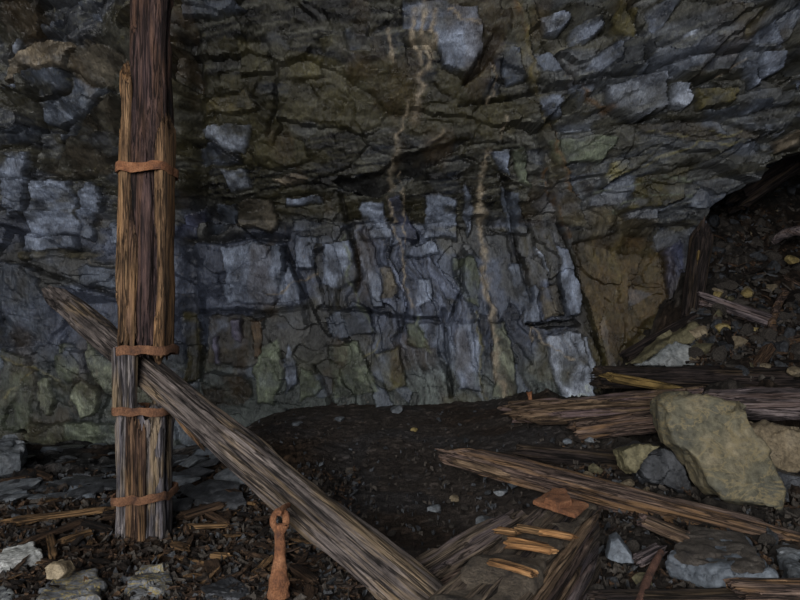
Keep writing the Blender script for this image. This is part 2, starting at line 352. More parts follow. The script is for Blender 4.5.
CRACK_SHADE = [(9, 20, [(188, 40), (196, 130), (197, 200), (190, 240), (187, 330), (188, 405)]),(5, 12, [(205, 215), (228, 222), (214, 236)]),(2.2,16,[(37,92),(36,120),(33,165),(28,205),(25,245)]),(1.6,8,[(25,263),(60,278),(85,286),(120,297)]),(2,9,[(88,345),(90,370),(105,394),(120,398)]),  # first line added: prop's shadow on the wall put into shape and colour
 (3.0,14,[(178,238),(225,241),(240,237),(286,236)]),(1.8,8,[(225,199),(262,198),(281,195),(322,194)]),(1.6,8,[(190,142),(212,139),(250,168)]),
 (1.8,9,[(200,311),(270,313),(306,308)]),(1.5,7,[(318,307),(345,309),(400,316),(442,318)]),(2.4,12,[(284,245),(294,268),(305,300),(309,322)]),
 (2.2,12,[(340,195),(352,240),(362,275),(356,290)]),(1.8,10,[(460,106),(500,102),(540,93),(575,84),(610,76),(650,70),(695,56),(750,47)]),
 (2.2,10,[(72,74),(72,92),(60,100),(36,100)]),(1.6,8,[(108,90),(90,117),(60,145),(42,170)]),(1.5,8,[(0,152),(34,142)]),(2,10,[(444,310),(446,350),(452,395)]),
 (1.8,9,[(505,180),(515,230),(530,300)]),(2,10,[(560,225),(580,280),(598,340),(610,385)]),(1.6,9,[(625,5),(640,40),(650,70)]),(1.6,8,[(0,70),(8,48),(26,36),(60,40),(85,46)]),
 (1.6,9,[(700,82),(735,68),(748,46)]),(1.6,8,[(276,82),(275,110),(268,135)]),(1.6,9,[(575,84),(560,60),(545,40)]),(1.6,8,[(460,255),(462,290),(446,330)]),(1.5,7,[(315,365),(325,390),(330,405)])]
VEIN = [('T',2.2,[(416,5),(415,30),(419,66)]),('T',2.6,[(425,0),(424,20),(426,45),(429,66),(415,95),(412,116)]),('T',2.0,[(433,10),(431,50),(427,70)]),('T',1.8,[(390,30),(391,45),(393,60)]),
 ('T',1.6,[(404,98),(400,120),(399,140),(394,165),(389,192)]),('N',3.0,[(399,140),(394,165),(390,190)]),('T',1.0,[(445,12),(482,30)]),('T',1.4,[(441,130),(429,142)]),('T',1.3,[(386,200),(393,230),(403,265),(413,310)]),
 ('T',.9,[(400,170),(401,200),(404,240)]),('G',1.5,[(418,320),(430,352)]),('T',3.0,[(489,153),(481,180),(477,210),(481,240),(487,280),(490,320),(497,360),(503,396)]),('R',2.6,[(577,87),(590,98),(610,112)]),
 ('T',.9,[(491,65),(492,80),(486,103)]),('T',.9,[(503,120),(498,140)]),('T',.8,[(527,340),(530,330),(545,345),(568,360)]),('T',.9,[(271,295),(318,270)]),('P',.9,[(380,345),(362,360)]),('P',1.4,[(0,357),(35,367),(60,379)]),
 ('P',1.2,[(6,397),(32,372)]),('Y',1.5,[(517,0),(527,40),(534,93)]),('R',1.6,[(550,120),(560,150),(575,190)]),('R',1.6,[(545,170),(556,205),(568,235)]),('R',1.5,[(514,0),(522,30)]),('T',.8,[(725,77),(748,60)]),
 ('G',.9,[(600,195),(650,180),(700,178)]),('P',.8,[(640,165),(690,150)]),('P',.8,[(690,147),(735,146)]),('G',.8,[(610,215),(640,200),(690,195)]),('P',.8,[(650,128),(700,136),(740,135)]),('G',1.2,[(345,232),(352,280),(372,330)]),('P',1.0,[(472,310),(478,350),(486,396)])]

def seg_d(px, py, pts, closed):
    d = np.full(px.shape, 1e9)
    n = len(pts)
    for i in range(n if closed else n - 1):
        (x0, y0), (x1, y1) = pts[i], pts[(i + 1) % n]
        dx, dy = x1 - x0, y1 - y0; l = dx * dx + dy * dy + 1e-9
        t = np.clip(((px - x0) * dx + (py - y0) * dy) / l, 0, 1)
        d = np.minimum(d, np.hypot(px - x0 - t * dx, py - y0 - t * dy))
    return d

def inside(px, py, pts):
    r = np.zeros(px.shape, bool); n = len(pts)
    for i in range(n):
        (x0, y0), (x1, y1) = pts[i], pts[(i + 1) % n]
        if y0 == y1: continue
        c = ((y0 > py) != (y1 > py)) & (px < (x1 - x0) * (py - y0) / (y1 - y0) + x0)
        r ^= c
    return r

def facets(U, W, s, amp, tilt, groove):
    cx, cy, ox, oy, g = voro(U, W, s)
    h = (h01(cx, cy, s + 11) - .5) * amp + ox * (h01(cx, cy, s + 12) - .5) * tilt + oy * (h01(cx, cy, s + 13) - .5) * tilt
    return h - groove * np.exp(-(g / .07) ** 2), h01(cx, cy, s + 14), h01(cx, cy, s + 15)

def build_wall():
    xs = np.linspace(-5.6, 6.2, 930); zs = np.concatenate([np.linspace(-.35, 2.2, 215), np.linspace(2.2, 4.9, 260)[1:]])
    X, Z = np.meshgrid(xs, zs)
    Y = wall_base(X, Z)
    px, py = proj(X, Y, Z)
    # surface coordinate along the slope, so facets do not stretch on the overhang
    S = Z + .9 * np.maximum(0, Z - 2.1)
    wx = fbm(X * 2.2, S * 2.2, 3, 4) * .16; wz = fbm(X * 2.2, S * 2.2, 31, 4) * .16
    U, W = X + wx, S + wz
    lean = U + .26 * W
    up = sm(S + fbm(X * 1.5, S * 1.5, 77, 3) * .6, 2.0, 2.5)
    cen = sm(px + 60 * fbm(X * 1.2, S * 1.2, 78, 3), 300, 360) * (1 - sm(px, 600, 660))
    def two(fa, fb, w, k): return np.where(w > .5, fb[k], fa[k])
    A1 = facets(lean * 2.6, W * .62, 100, .10, .40, .010); B1 = facets((U - .35 * W) * 1.3, (W + .25 * U) * 1.8, 200, .14, .58, .010)
    A2 = facets(lean * 7.0, W * 1.5, 300, .03, .14, .003); B2 = facets((U - .4 * W) * 3.6, (W + .3 * U) * 5.0, 400, .035, .19, .003)
    A3 = facets(lean * 20, W * 4, 500, .006, .03, .0); B3 = facets((U - .4 * W) * 10, (W + .3 * U) * 14, 600, .006, .03, .0)
    blk = cen * (1 - up)
    h = sum(two(a, b, 1 - blk, 0) for a, b in ((A1, B1), (A2, B2), (A3, B3)))
    r1 = two(A1, B1, 1 - blk, 1); r2 = two(A2, B2, 1 - blk, 1); r3 = two(A3, B3, 1 - blk, 1); q2 = two(A2, B2, 1 - blk, 2)
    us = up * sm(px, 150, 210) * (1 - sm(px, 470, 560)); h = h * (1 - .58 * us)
    # colour of the rock by region
    col = np.zeros(X.shape + (3,))
    def cl(k): return np.array(CLS[k])
    wL = (1 - sm(px, 130, 210))[..., None]; wR = sm(px, 500, 590)[..., None]; u3 = up[..., None]
    base_lo = cl('M') * .62 + cl('I') * .42; base_up = cl('O') * .62 + cl('M') * .22
    col = base_lo * (1 - u3) + base_up * u3
    col = col * (1 - wL * u3) + (cl('K') * .5 + cl('M') * .6) * wL * u3
    col = col * (1 - wR * u3) + (cl('M') * .85 + cl('O') * .28) * wR * u3
    lowgreen = (sm(py, 330, 390) * (1 - sm(px, 560, 600)))[..., None]
    col = col * (1 - .7 * lowgreen) + (cl('G') * .72 + cl('M') * .1) * .7 * lowgreen
    rr = (sm(px, 560, 600) * (1 - u3[..., 0]))[..., None]
    col = col * (1 - rr) + (cl('O') * .7 + cl('R') * .2) * rr
    vary = (.6 + .75 * r1) * (.68 + .62 * r2) * (.88 + .24 * r3)
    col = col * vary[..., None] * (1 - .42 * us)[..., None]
    sk = fbm((X + .3 * S) * 3, (S - .25 * X) * 24, 205, 5, .7)
    col = col * (1 + up * (1.3 + 1.2 * us) * np.clip(sk, -.45, .5))[..., None]
    sk2 = fbm(lean * 26, W * 5, 206, 5, .62)
    col = col * (1 + blk * 1.5 * np.clip(sk2, -.45, .5))[..., None]
    hi = (up * sm(sk, .24, .36))[..., None]; col = col * (1 - .6 * hi) + (cl('M') * .6 + cl('P') * .5) * .6 * hi
    lift = ((r2 > .72 - .22 * (up * sm(px, 500, 590))) & (q2 > .35))[..., None] * (1 - .75 * u3 * (1 - wR))
    col = col * (1 - .5 * lift) + cl('B') * .9 * .5 * lift
    ol = sm(fbm(X * 1.6, S * 2.4, 55, 4), .05, .3)[..., None]
    col = col * (1 - .5 * ol) + cl('O') * vary[..., None] * .5 * ol
    h = h * (1 - .5 * lowgreen[..., 0])
    # the blocks and painted shaded hollows one can make out in the photograph
    ppm = 10 * F_PX / 6000.0
    qx = px + 4.5 * fbm(X * 5, S * 5, 41, 5, .6) ; qy = py + 4.5 * fbm(X * 5, S * 5, 42, 5, .6)
    for k, (c, off, tx, tz, pts) in enumerate(POLY):
        x0 = min(p[0] for p in pts) - 14; x1 = max(p[0] for p in pts) + 14; y0 = min(p[1] for p in pts) - 14; y1 = max(p[1] for p in pts) + 14
        idx = np.nonzero((px > x0) & (px < x1) & (py > y0) & (py < y1))
        if len(idx[0]) == 0: continue
        a, b = qx[idx], qy[idx]
        ins = inside(a, b, pts); d = seg_d(a, b, pts, True)
        cxm = np.mean([p[0] for p in pts]); cym = np.mean([p[1] for p in pts])
        edge = np.exp(-(d / 1.5) ** 2)
        f = off * (.006 if c in 'GH' else .010) + (a - cxm) * .0095 * tx * 1.7 - (b - cym) * .0095 * tz * 1.7
        hin = f + h[idx] * .38
        if off < -10: hin = f
        wgt = np.where(ins, sm(d, 0, 1.6), 0) * np.where((c == 'P') & (us[idx] > .5), .5, 1)
        hh = h[idx] * (1 - wgt) + hin * wgt - (.006 if c in 'GH' else .014) * edge * (1 if off > -10 else 0)
        h[idx] = hh
        cc = cl(c) * (.82 + .36 * ((k * 37) % 10) / 10)
        tex = (.72 + .5 * r3[idx] + 1.3 * np.maximum(-.4, fbm(X[idx] * 6 + 1.5 * S[idx], S[idx] * 4, 60 + k, 5, .6)))
        cw = (wgt * np.clip(.95 + 1.5 * fbm(X[idx] * 6, S[idx] * 6, 90 + k, 4), .15, 1) * (.45 if c in 'RY' else 1) * np.where((c == 'P') & (us[idx] > .5), .45, 1))[:, None]
        co = col[idx] * (1 - cw) + cc * np.clip(tex, .25, 1.7)[:, None] * cw
        col[idx] = co * (1 - .28 * edge[:, None])  # block rims darkened in the colour along their grooves
    for w, dep, pts in CRACK_SHADE:
        d = seg_d(qx * .6 + px * .4, qy * .6 + py * .4, pts, False)
        g = np.exp(-(d / w) ** 2); h -= dep * .010 * g
        col = col * (1 - .5 * g[..., None]) + cl('D') * .5 * g[..., None]  # shade inside the cracks painted into the colour
    jx, jy = px + 14 * fbm(X * 6, S * 6, 141, 4), py + 14 * fbm(X * 6, S * 6, 142, 4)
    for c, w, pts in VEIN:
        d = seg_d(jx * .6 + px * .4, jy * .6 + py * .4, pts, False)
        wv = w * (1.0 + 1.1 * fbm(X * 9, S * 9, 71, 3))
        g = np.exp(-(d / np.maximum(wv, .35)) ** 2) * np.clip(.85 + 1.2 * fbm(X * 16, S * 16, 72, 3), 0, 1)
        h += .008 * g; g = g[..., None]
        col = col * (1 - .9 * g) + cl(c) * 1.25 * g
    # fine quartz threads and iron stains
    th = np.abs(fbm((X + .25 * S) * 5, S * 1.3, 161, 4)); g = (np.exp(-(th / .006) ** 2) * sm(fbm(X * 2, S * 2, 162, 3), .0, .3) * .5 * (1 - up))[..., None]
    col = col * (1 - g) + cl('T') * .7 * g
    th = np.abs(fbm(X * 1.6 - S, (S + .2 * X) * 6, 171, 4)); g = (np.exp(-(th / .008) ** 2) * sm(fbm(X * 2, S * 2, 172, 3), -.1, .2) * .5 * up)[..., None]
    col = col * (1 - g) + cl('P') * .9 * g
    st = (sm(fbm(X * 3, S * 1.2, 181, 4), .2, .45) * .4)[..., None]
    col = col * (1 - st) + (cl('R') * .5 + cl('O') * .2) * st
    rg = np.abs(fbm(X * 9, S * 9, 211, 4, .6)); h += .016 * np.minimum(rg, .25) * (1 - blk)
    rg2 = np.abs(fbm(lean * 16, W * 5, 212, 4, .6)); h += .02 * np.minimum(rg2, .25) * blk
    h += .03 * fbm(X * 2.5, S * 2.5, 21, 4, .45) + .012 * fbm(lean * 24, W * 9, 22, 4, .6)
    # the opening on the right, where the rubble runs up
    op = [(700, 470), (694, 330), (694, 240), (716, 212), (738, 194), (770, 166), (806, 150), (900, 110), (1150, 60), (1200, 470)]
    ox, oy = px + 10 * fbm(X * 4, S * 4, 191, 3), py + 10 * fbm(X * 4, S * 4, 192, 3)
    ins = inside(ox, oy, op); d = seg_d(ox, oy, op, True); rec = np.where(ins, sm(d, 0, 9), 0)
    h = np.clip(h, -.32, .34) * (1 - rec) - 1.3 * rec
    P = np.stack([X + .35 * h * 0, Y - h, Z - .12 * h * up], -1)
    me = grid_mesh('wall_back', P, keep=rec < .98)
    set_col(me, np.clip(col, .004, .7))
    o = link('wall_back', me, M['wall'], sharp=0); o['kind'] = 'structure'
    me.polygons.foreach_set('use_smooth', [True] * len(me.polygons)); me.set_sharp_from_angle(angle=math.radians(38))
    return o
build_wall()

def plain_rock(name, fn, nu, nv, seed, mat='wall'):
    u, v = np.meshgrid(np.linspace(0, 1, nu), np.linspace(0, 1, nv))
    P, nrm, (a, b) = fn(u, v)
    f = facets(a * 1.6 + .3 * fbm(a, b, seed), b * 1.6, seed, .22, .35, .04); f2 = facets(a * 4, b * 4, seed + 40, .07, .1, .02)
    h = f[0] + f2[0] + .08 * fbm(a * 3, b * 3, seed + 9, 4)
    P = P + nrm * h[..., None]
    me = grid_mesh(name, P)
    col = (np.array(CLS['M']) * .5 + np.array(CLS['O']) * .3) * ((.6 + .8 * f[1]) * (.7 + .6 * f2[1]))[..., None]
    set_col(me, col); o = link(name, me, M[mat], sharp=35); o['kind'] = 'structure'; return o

def ceil_fn(u, v):
    x = -5.8 + 12.2 * u; y = -4.0 + 13.0 * v
    z = 4.75 - .12 * np.clip(y - 2, 0, 2.2) ** 1.5
    return np.stack([x, y, z], -1), np.array([0, 0, -1.0]), (x, y)
plain_rock('ceiling', ceil_fn, 160, 110, 900)
def left_fn(u, v):
    y = -4.0 + 10.6 * u; z = -.4 + 5.4 * v
    return np.stack([-5.35 + .0 * y, y, z], -1), np.array([1.0, 0, 0]), (y, z)
plain_rock('wall_left', left_fn, 130, 70, 930)
def right_fn(u, v):
    y = -4.0 + 14.5 * u; z = -.4 + 6.4 * v
    return np.stack([5.9 + .0 * y, y, z], -1), np.array([-1.0, 0, 0]), (y, z)
plain_rock('wall_right', right_fn, 170, 80, 960)

def far_fn(u, v):
    x = .8 + 5.4 * u; z = -.4 + 5.2 * v
    return np.stack([x, 8.75 + 0 * x, z], -1), np.array([0, -1.0, 0]), (x, z)
plain_rock('wall_far', far_fn, 70, 70, 990)

# ------------------------------------------------------------------ floor
def build_floor():
    xs = np.linspace(-5.5, 6.0, 620); ys = np.concatenate([np.linspace(-4, 1.6, 60), np.linspace(1.6, 6.6, 330)[1:], np.linspace(6.6, 10.5, 150)[1:]])
    X, Y = np.meshgrid(xs, ys); Z = ground_s(X, Y)
    chips = sm(-X + .4 * fbm(X, Y, 5), .2, 1.0) * (1 - sm(Y, 4.6, 5.6))
    rub = sm(X + .4 * fbm(X, Y, 6), .7, 1.6)
    f1 = facets(X * 9 + fbm(X * 3, Y * 3, 4), Y * 13, 700, .05, .08, .008); f2 = facets((X + .4 * Y) * 22, (Y - .4 * X) * 34, 720, .018, .05, .004)
    f3 = facets(X * 5, Y * 7, 740, .12, .16, .02)
    f4 = facets(X * 3.2 + .3 * fbm(X * 2, Y * 2, 8), Y * 11, 760, .07, .10, .01)
    slate = sm(-X, 1.6, 2.3) * sm(Y, 3.9, 4.6)
    smooth = (1 - chips) * (1 - rub) * (1 - slate)
    Z = Z + .05 * fbm(X * 1.5, Y * 1.5, 1, 4) * sm(np.hypot(X + 1.335, Y - 3.3), .2, .9) + f1[0] * (.28 + .4 * chips + .6 * rub) + f2[0] * (.35 + .8 * chips) + f3[0] * rub * .75 + f4[0] * slate
    Z = Z - .015
    v = ((.45 + 1.0 * f1[1]) * (.5 + 1.0 * f2[1]))[..., None]
    dirt = np.array((.085, .070, .062)); chipc = np.array((.058, .036, .022)); rubc = np.array((.045, .039, .034)); slc = np.array((.07, .07, .072))
    c3, r3, s3 = chips[..., None], rub[..., None], slate[..., None]
    col = dirt * (1 - c3) + chipc * c3; col = col * (1 - r3) + rubc * r3; col = col * (1 - s3) + slc * (.25 + 1.3 * f4[1][..., None] ** 2) * s3
    br = sm(fbm(X * 1.7, Y * 1.7, 51, 4), .02, .3)[..., None]
    col = col * (1 - .55 * br) + np.array((.052, .030, .017)) * .55 * br
    g = (sm(fbm(X * 2.1 + 9, Y * 2.1, 52, 4), .08, .3) * smooth)[..., None]
    col = col * (1 - .5 * g) + np.array((.075, .075, .082)) * .5 * g
    v = 1 + (v - 1) * (1 - .6 * smooth[..., None])
    col = col * v
    pick = ((f2[1] > .9) & (f2[2] > .4))[..., None]
    col = np.where(pick, col * 1.7 + .006, col)
    me = grid_mesh('floor', np.stack([X, Y, Z], -1)); set_col(me, col)
    o = link('floor', me, M['ground'], sharp=32); o['kind'] = 'structure'; return o
build_floor()

# ------------------------------------------------------------------ timber builder
def timber_mesh(name, L, w, h, seed, nseg=90, nth=44, sq=.75, taper=(1, 1), cracks=5, rough=.05, jag=.04, bend=0.0, bites=.0, tip=(0, 0), flat_top=0):
    """irregular length of wood along local X; sq 0 round .. 1 square; tip = share of each end that narrows to a broken point"""
    rnd = random.Random(seed)
    t = np.linspace(0, 1, nseg); th = np.linspace(0, 2 * np.pi, nth, endpoint=False)
    T, TH = np.meshgrid(t, th, indexing='ij')
    p = 2 + 6 * sq
    ca, sa = np.cos(TH), np.sin(TH)
    r = 1 / (np.abs(ca) ** p + np.abs(sa) ** p) ** (1 / p)
    x = T * L
    per = lambda f, s, fx: .8 * (fbm(np.cos(TH) * f + 40 + s, x * fx + s, seed + s, 3) + fbm(np.sin(TH) * f + 80 + s, x * fx + 31, seed + s + 7, 3))
    ridge = vn((TH / (2 * np.pi) * nth * .42), x * 2.2, seed + 2) * rough * 1.3 + vn((TH / (2 * np.pi) * nth * .22), x * 1.1 + 9, seed + 3) * rough * 1.6
    d = per(1.5, 1, 2.5) * rough * 2.0 + ridge
    for k in range(cracks):
        c0 = rnd.uniform(0, 2 * np.pi); a0, a1 = sorted((rnd.uniform(-.2, .9), rnd.uniform(.1, 1.2))); a1 = max(a1, a0 + .25)
        dep = rnd.uniform(.14, .34); wd = rnd.uniform(.04, .085)
        cc = c0 + .25 * (vn(x * 1.5, x * 0 + k, seed + 50 + k)) + .15 * (T - .5)
        dd = np.angle(np.exp(1j * (TH - cc)))
        d -= dep * np.exp(-(dd / wd) ** 2) * sm(T, a0, a0 + .08) * (1 - sm(T, a1 - .08, a1))
    if bites:
        bt = .8 * (fbm(np.cos(TH) * 1.6 + 11, x * 2.0, seed + 80, 4) + fbm(np.sin(TH) * 1.6 + 31, x * 2.0 + 9, seed + 81, 4))
        d -= bites * sm(bt, .12, .34)
    r = r * (1 + d)
    tp = taper[0] + (taper[1] - taper[0]) * T
    if tip[0]: tp = tp * (.35 + .65 * sm(T + .10 * per(1.5, 7, 0), 0, tip[0]))
    if tip[1]: tp = tp * (.35 + .65 * sm(1 - T + .10 * per(1.5, 8, 0), 0, tip[1]))
    yy = r * ca * w / 2 * tp; zz = r * sa * h / 2 * tp
    zz = zz + bend * np.sin(T * np.pi) * L; yy = yy + .4 * bend * L * np.sin(T * np.pi * 1.7)
    jg0 = fbm(np.cos(th) * 2.2, np.sin(th) * 2.2, seed + 90, 3) * jag * 2 + h01(np.arange(nth), np.arange(nth) * 0, seed + 91) * jag
    jg1 = fbm(np.cos(th) * 2.2 + 7, np.sin(th) * 2.2, seed + 92, 3) * jag * 2 - h01(np.arange(nth), np.arange(nth) * 0, seed + 93) * jag
    w0 = (1 - sm(T, 0, .12)); w1 = sm(T, .88, 1)
    xx = x + jg0[None] * w0 + jg1[None] * w1
    V = np.stack([xx, yy, zz], -1).reshape(-1, 3)
    i = np.arange(nseg * nth).reshape(nseg, nth); j = np.roll(i, -1, 1)
    q = np.stack([i[:-1], j[:-1], j[1:], i[1:]], -1).reshape(-1, 4)[:, ::-1]
    V = [tuple(v) for v in V]; Fc = [tuple(int(k) for k in f) for f in q]
    for e, ring in ((0, i[0]), (1, i[-1])):
        prev = ring
        c = np.mean([V[k] for k in ring], 0)
        for s in (.72, .4):
            new = []
            for n_, k in enumerate(ring):
                pnt = c + (np.array(V[k]) - c) * np.array((.9, s, s)); pnt[0] += (rnd.random() - .5) * jag * .9
                V.append(tuple(pnt)); new.append(len(V) - 1)
            for n_ in range(nth):
                f = (int(prev[n_]), int(prev[(n_ + 1) % nth]), new[(n_ + 1) % nth], new[n_]); Fc.append(f if e == 0 else f[::-1])
            prev = new
        V.append(tuple(c)); cc = len(V) - 1
        for n_ in range(nth):
            f = (int(prev[n_]), int(prev[(n_ + 1) % nth]), cc); Fc.append(f if e == 0 else f[::-1])
    return mesh_np(name, V, Fc)

def frame(p0, p1, roll=0.0, upv=(0, 0, 1)):
    x = (Vector(p1) - Vector(p0)).normalized(); upv = Vector(upv)
    if abs(x.dot(upv)) > .98: upv = Vector((0, 1, 0))
    y = upv.cross(x).normalized(); z = x.cross(y)
    m = Matrix((x, y, z)).transposed().to_4x4()
    return Matrix.Translation(Vector(p0)) @ m @ Matrix.Rotation(roll, 4, 'X')

def timber(name, p0, p1, w, h, seed, mat, parent=None, roll=0.0, **kw):
    me = timber_mesh(name, (Vector(p1) - Vector(p0)).length, w, h, seed, **kw)
    return link(name, me, M[mat], parent, frame(p0, p1, roll), sharp=40)

# ------------------------------------------------------------------ stone builders
def rock_mesh(name, size, seed, cuts=12, sub=3, rough=.05):
    rnd = random.Random(seed); bm = bmesh.new(); bmesh.ops.create_icosphere(bm, subdivisions=sub, radius=1)
    V = np.array([v.co[:] for v in bm.verts])
    for k in range(cuts):
        n = np.array([rnd.gauss(0, 1) for _ in range(3)]); n /= np.linalg.norm(n); d = rnd.uniform(.42, .82)
        V -= np.maximum(0, V @ n - d)[:, None] * n
    V *= 1 + rough * (fbm(V[:, 0] * 2 + V[:, 2], V[:, 1] * 2 - V[:, 2], seed, 3))[:, None] * 2
    V *= np.array(size) / 2 / np.maximum(np.abs(V).max(0), .1)
    for v, c in zip(bm.verts, V): v.co = c
    me = bpy.data.meshes.new(name); bm.to_mesh(me); bm.free(); return me

def slab(name, outline, tvec, seed, mat, parent=None, rough=.02, facet=.04, dens=56, bulge=0.0, sharp=30):
    """stone from an outline of points in space and a thickness vector; chipped rim, split faces"""
    O = np.array([list(p) for p in outline]); tv = np.array(list(tvec)); tl = np.linalg.norm(tv); tn = tv / tl
    seg = np.linalg.norm(np.roll(O, -1, 0) - O, axis=1); per = seg.sum(); pts = []
    for k in range(len(O)):
        n = max(1, int(round(dens * seg[k] / per)))
        for j in range(n): pts.append(O[k] + (O[(k + 1) % len(O)] - O[k]) * j / n)
    Pp = np.array(pts); n = len(Pp); c = Pp.mean(0)
    size = per * .25; sc_ = min(1.0, size / .45); facet *= sc_; rough *= sc_
    rings = [(.5, 0), (.93, 0), (1, .10), (1.02, .5), (1, .90), (.93, 1), (.5, 1)]
    V = np.concatenate([c + (Pp - c) * q + tv * t for q, t in rings]); nr = len(rings)
    Fc = []
    for r in range(nr - 1):
        for k in range(n): Fc.append((r * n + k, r * n + (k + 1) % n, (r + 1) * n + (k + 1) % n, (r + 1) * n + k))
    V = np.vstack([V, c, c + tv])
    for k in range(n):
        Fc.append(((k + 1) % n, k, nr * n)); Fc.append(((nr - 1) * n + k, (nr - 1) * n + (k + 1) % n, nr * n + 1))
    loc = V.mean(0); me = mesh_np(name + '_base', V - loc, Fc)
    bm = bmesh.new(); bm.from_mesh(me); bmesh.ops.recalc_face_normals(bm, faces=bm.faces); bm.to_mesh(me); bm.free()
    ob = bpy.data.objects.new(name + '_base', me); C.objects.link(ob)
    md = ob.modifiers.new('r', 'REMESH'); md.mode = 'VOXEL'; md.voxel_size = min(max(size / 70, tl / 14), size / 34)
    dg = bpy.context.evaluated_depsgraph_get(); m2 = bpy.data.meshes.new_from_object(ob.evaluated_get(dg))
    bpy.data.objects.remove(ob); bpy.data.meshes.remove(me); m2.name = name
    nv = len(m2.vertices); A = np.zeros(nv * 3); m2.vertices.foreach_get('co', A); A = A.reshape(-1, 3)
    Nn = np.zeros(nv * 3); m2.vertex_normals.foreach_get('vector', Nn); Nn = Nn.reshape(-1, 3)
    a = Pp[1] - c; a = a - tn * (a @ tn); a /= np.linalg.norm(a); b = np.cross(tn, a)
    k = 2.0 / size; ua, ub, ut = A @ a * k, A @ b * k, A @ tn * k
    wob = .25 * fbm(ua * 2, ub * 2, seed + 1, 3)
    f1 = facets(ua * .9 + ut * .8 + wob, ub * 1.1 - ut * .6, seed, facet * .5, facet * 1.5, 0)[0]
    f2 = facets(ua * 2.6 + ut * 2 + wob, ub * 3.2 - ut * 1.5, seed + 3, facet * .12, facet * .38, 0)[0]
    am = f1 + f2 + rough * 1.3 * fbm(ua * 2.2 + ut * 1.1, ub * 2.2 - ut * 1.5, seed + 5, 5, .48)
    A = A + Nn * am[:, None]
    m2.vertices.foreach_set('co', A.reshape(-1)); m2.update(); m2.materials.clear()
    return link(name, m2, M[mat], parent, Matrix.Translation(Vector(loc)), sharp=sharp)

def upright(px_pts, Y, lean=0.0, zc=None):
    pts = [at(x, y, Y) for x, y in px_pts]
    zc = sum(p.z for p in pts) / len(pts)
    out = []
    for (x, y), p in zip(px_pts, pts):
        out.append(at(x, y, Y + lean * (p.z - zc)))
    return out

def lying(px_pts, z):
    """outline lying level at height z"""
    out = []
    for x, y in px_pts:
        p1 = at(x, y, 1.0); k = (z - CAM_H) / (p1.z - CAM_H); out.append(at(x, y, k))
    return out

def torus_band(name, rx, ry, z0, hgt, seed, parent, cx, cy, open_=0):
    """flat iron strap bent round a rounded-square post"""
    n = 72; V = []; Fc = []
    for k in range(n):
        a = 2 * math.pi * k / n; p = 5
        r = 1 / (abs(math.cos(a)) ** p + abs(math.sin(a)) ** p) ** (1 / p)
        wob = 1 + .025 * float(fbm(np.array(math.cos(a) * 3 + seed), np.array(math.sin(a) * 3), seed, 3))
        dz = .012 * float(fbm(np.array(math.cos(a) * 1.4), np.array(math.sin(a) * 1.4 + seed), seed + 3, 3)) * 2
        th = .009 + .004 * float(vn(np.array(k * .5), np.array(0.), seed))
        hh = hgt * (1 + .22 * float(vn(np.array(k * .35), np.array(3.), seed)))
        for (dr, dzz) in ((0, -.5), (th * .8, -.52), (th, -.3), (th, .3), (th * .8, .52), (0, .5)):
            V.append((cx + r * math.cos(a) * (rx * wob + dr), cy + r * math.sin(a) * (ry * wob + dr), z0 + dz + dzz * hh))
    for k in range(n):
        for j in range(6):
            a, b = k * 6 + j, k * 6 + (j + 1) % 6; c, d = ((k + 1) % n) * 6 + (j + 1) % 6, ((k + 1) % n) * 6 + j
            Fc.append((a, d, c, b))
    return link(name, mesh_np(name, V, Fc), M['rust' if z0 > 1.5 else 'strap'], parent, sharp=45)

def tube(name, pts, rad, mat, parent=None, seed=1, n=12, flat=1.0, sub=6):
    """rod along a path with a radius per point"""
    P = [Vector(p) for p in pts]; path = []; R = []
    for k in range(len(P) - 1):
        p0 = P[max(0, k - 1)]; p1 = P[k]; p2 = P[k + 1]; p3 = P[min(len(P) - 1, k + 2)]
        for j in range(sub):
            t = j / sub
            path.append(.5 * ((2 * p1) + (p2 - p0) * t + (2 * p0 - 5 * p1 + 4 * p2 - p3) * t * t + (3 * p1 - p0 - 3 * p2 + p3) * t ** 3)); R.append(rad[k] + (rad[k + 1] - rad[k]) * t)
    path.append(P[-1]); R.append(rad[-1])
    V = []; Fc = []; up = Vector((.13, .2, 1)).normalized()
    for k, p in enumerate(path):
        d = (path[min(k + 1, len(path) - 1)] - path[max(k - 1, 0)]).normalized()
        s = d.cross(up)
        if s.length < .1: s = d.cross(Vector((1, 0, 0)))
        s.normalize(); u = s.cross(d)
        for j in range(n):
            a = 2 * math.pi * j / n; w = 1 + .28 * float(vn(np.array(j * .8 + k * .13), np.array(k * .45), seed))
            V.append(tuple(p + (s * math.cos(a) + u * math.sin(a) * flat) * R[k] * w))
    for k in range(len(path) - 1):
        for j in range(n): Fc.append((k * n + j, k * n + (j + 1) % n, (k + 1) * n + (j + 1) % n, (k + 1) * n + j))
    V.append(tuple(path[0])); V.append(tuple(path[-1])); m = len(path) * n
    for j in range(n): Fc.append(((j + 1) % n, j, m)); Fc.append((m - n + j, m - n + (j + 1) % n, m + 1))
    V = np.array(V); loc = V.mean(0)
    return link(name, mesh_np(name, V - loc, Fc), M[mat], parent, Matrix.Translation(Vector(loc)), sharp=50)

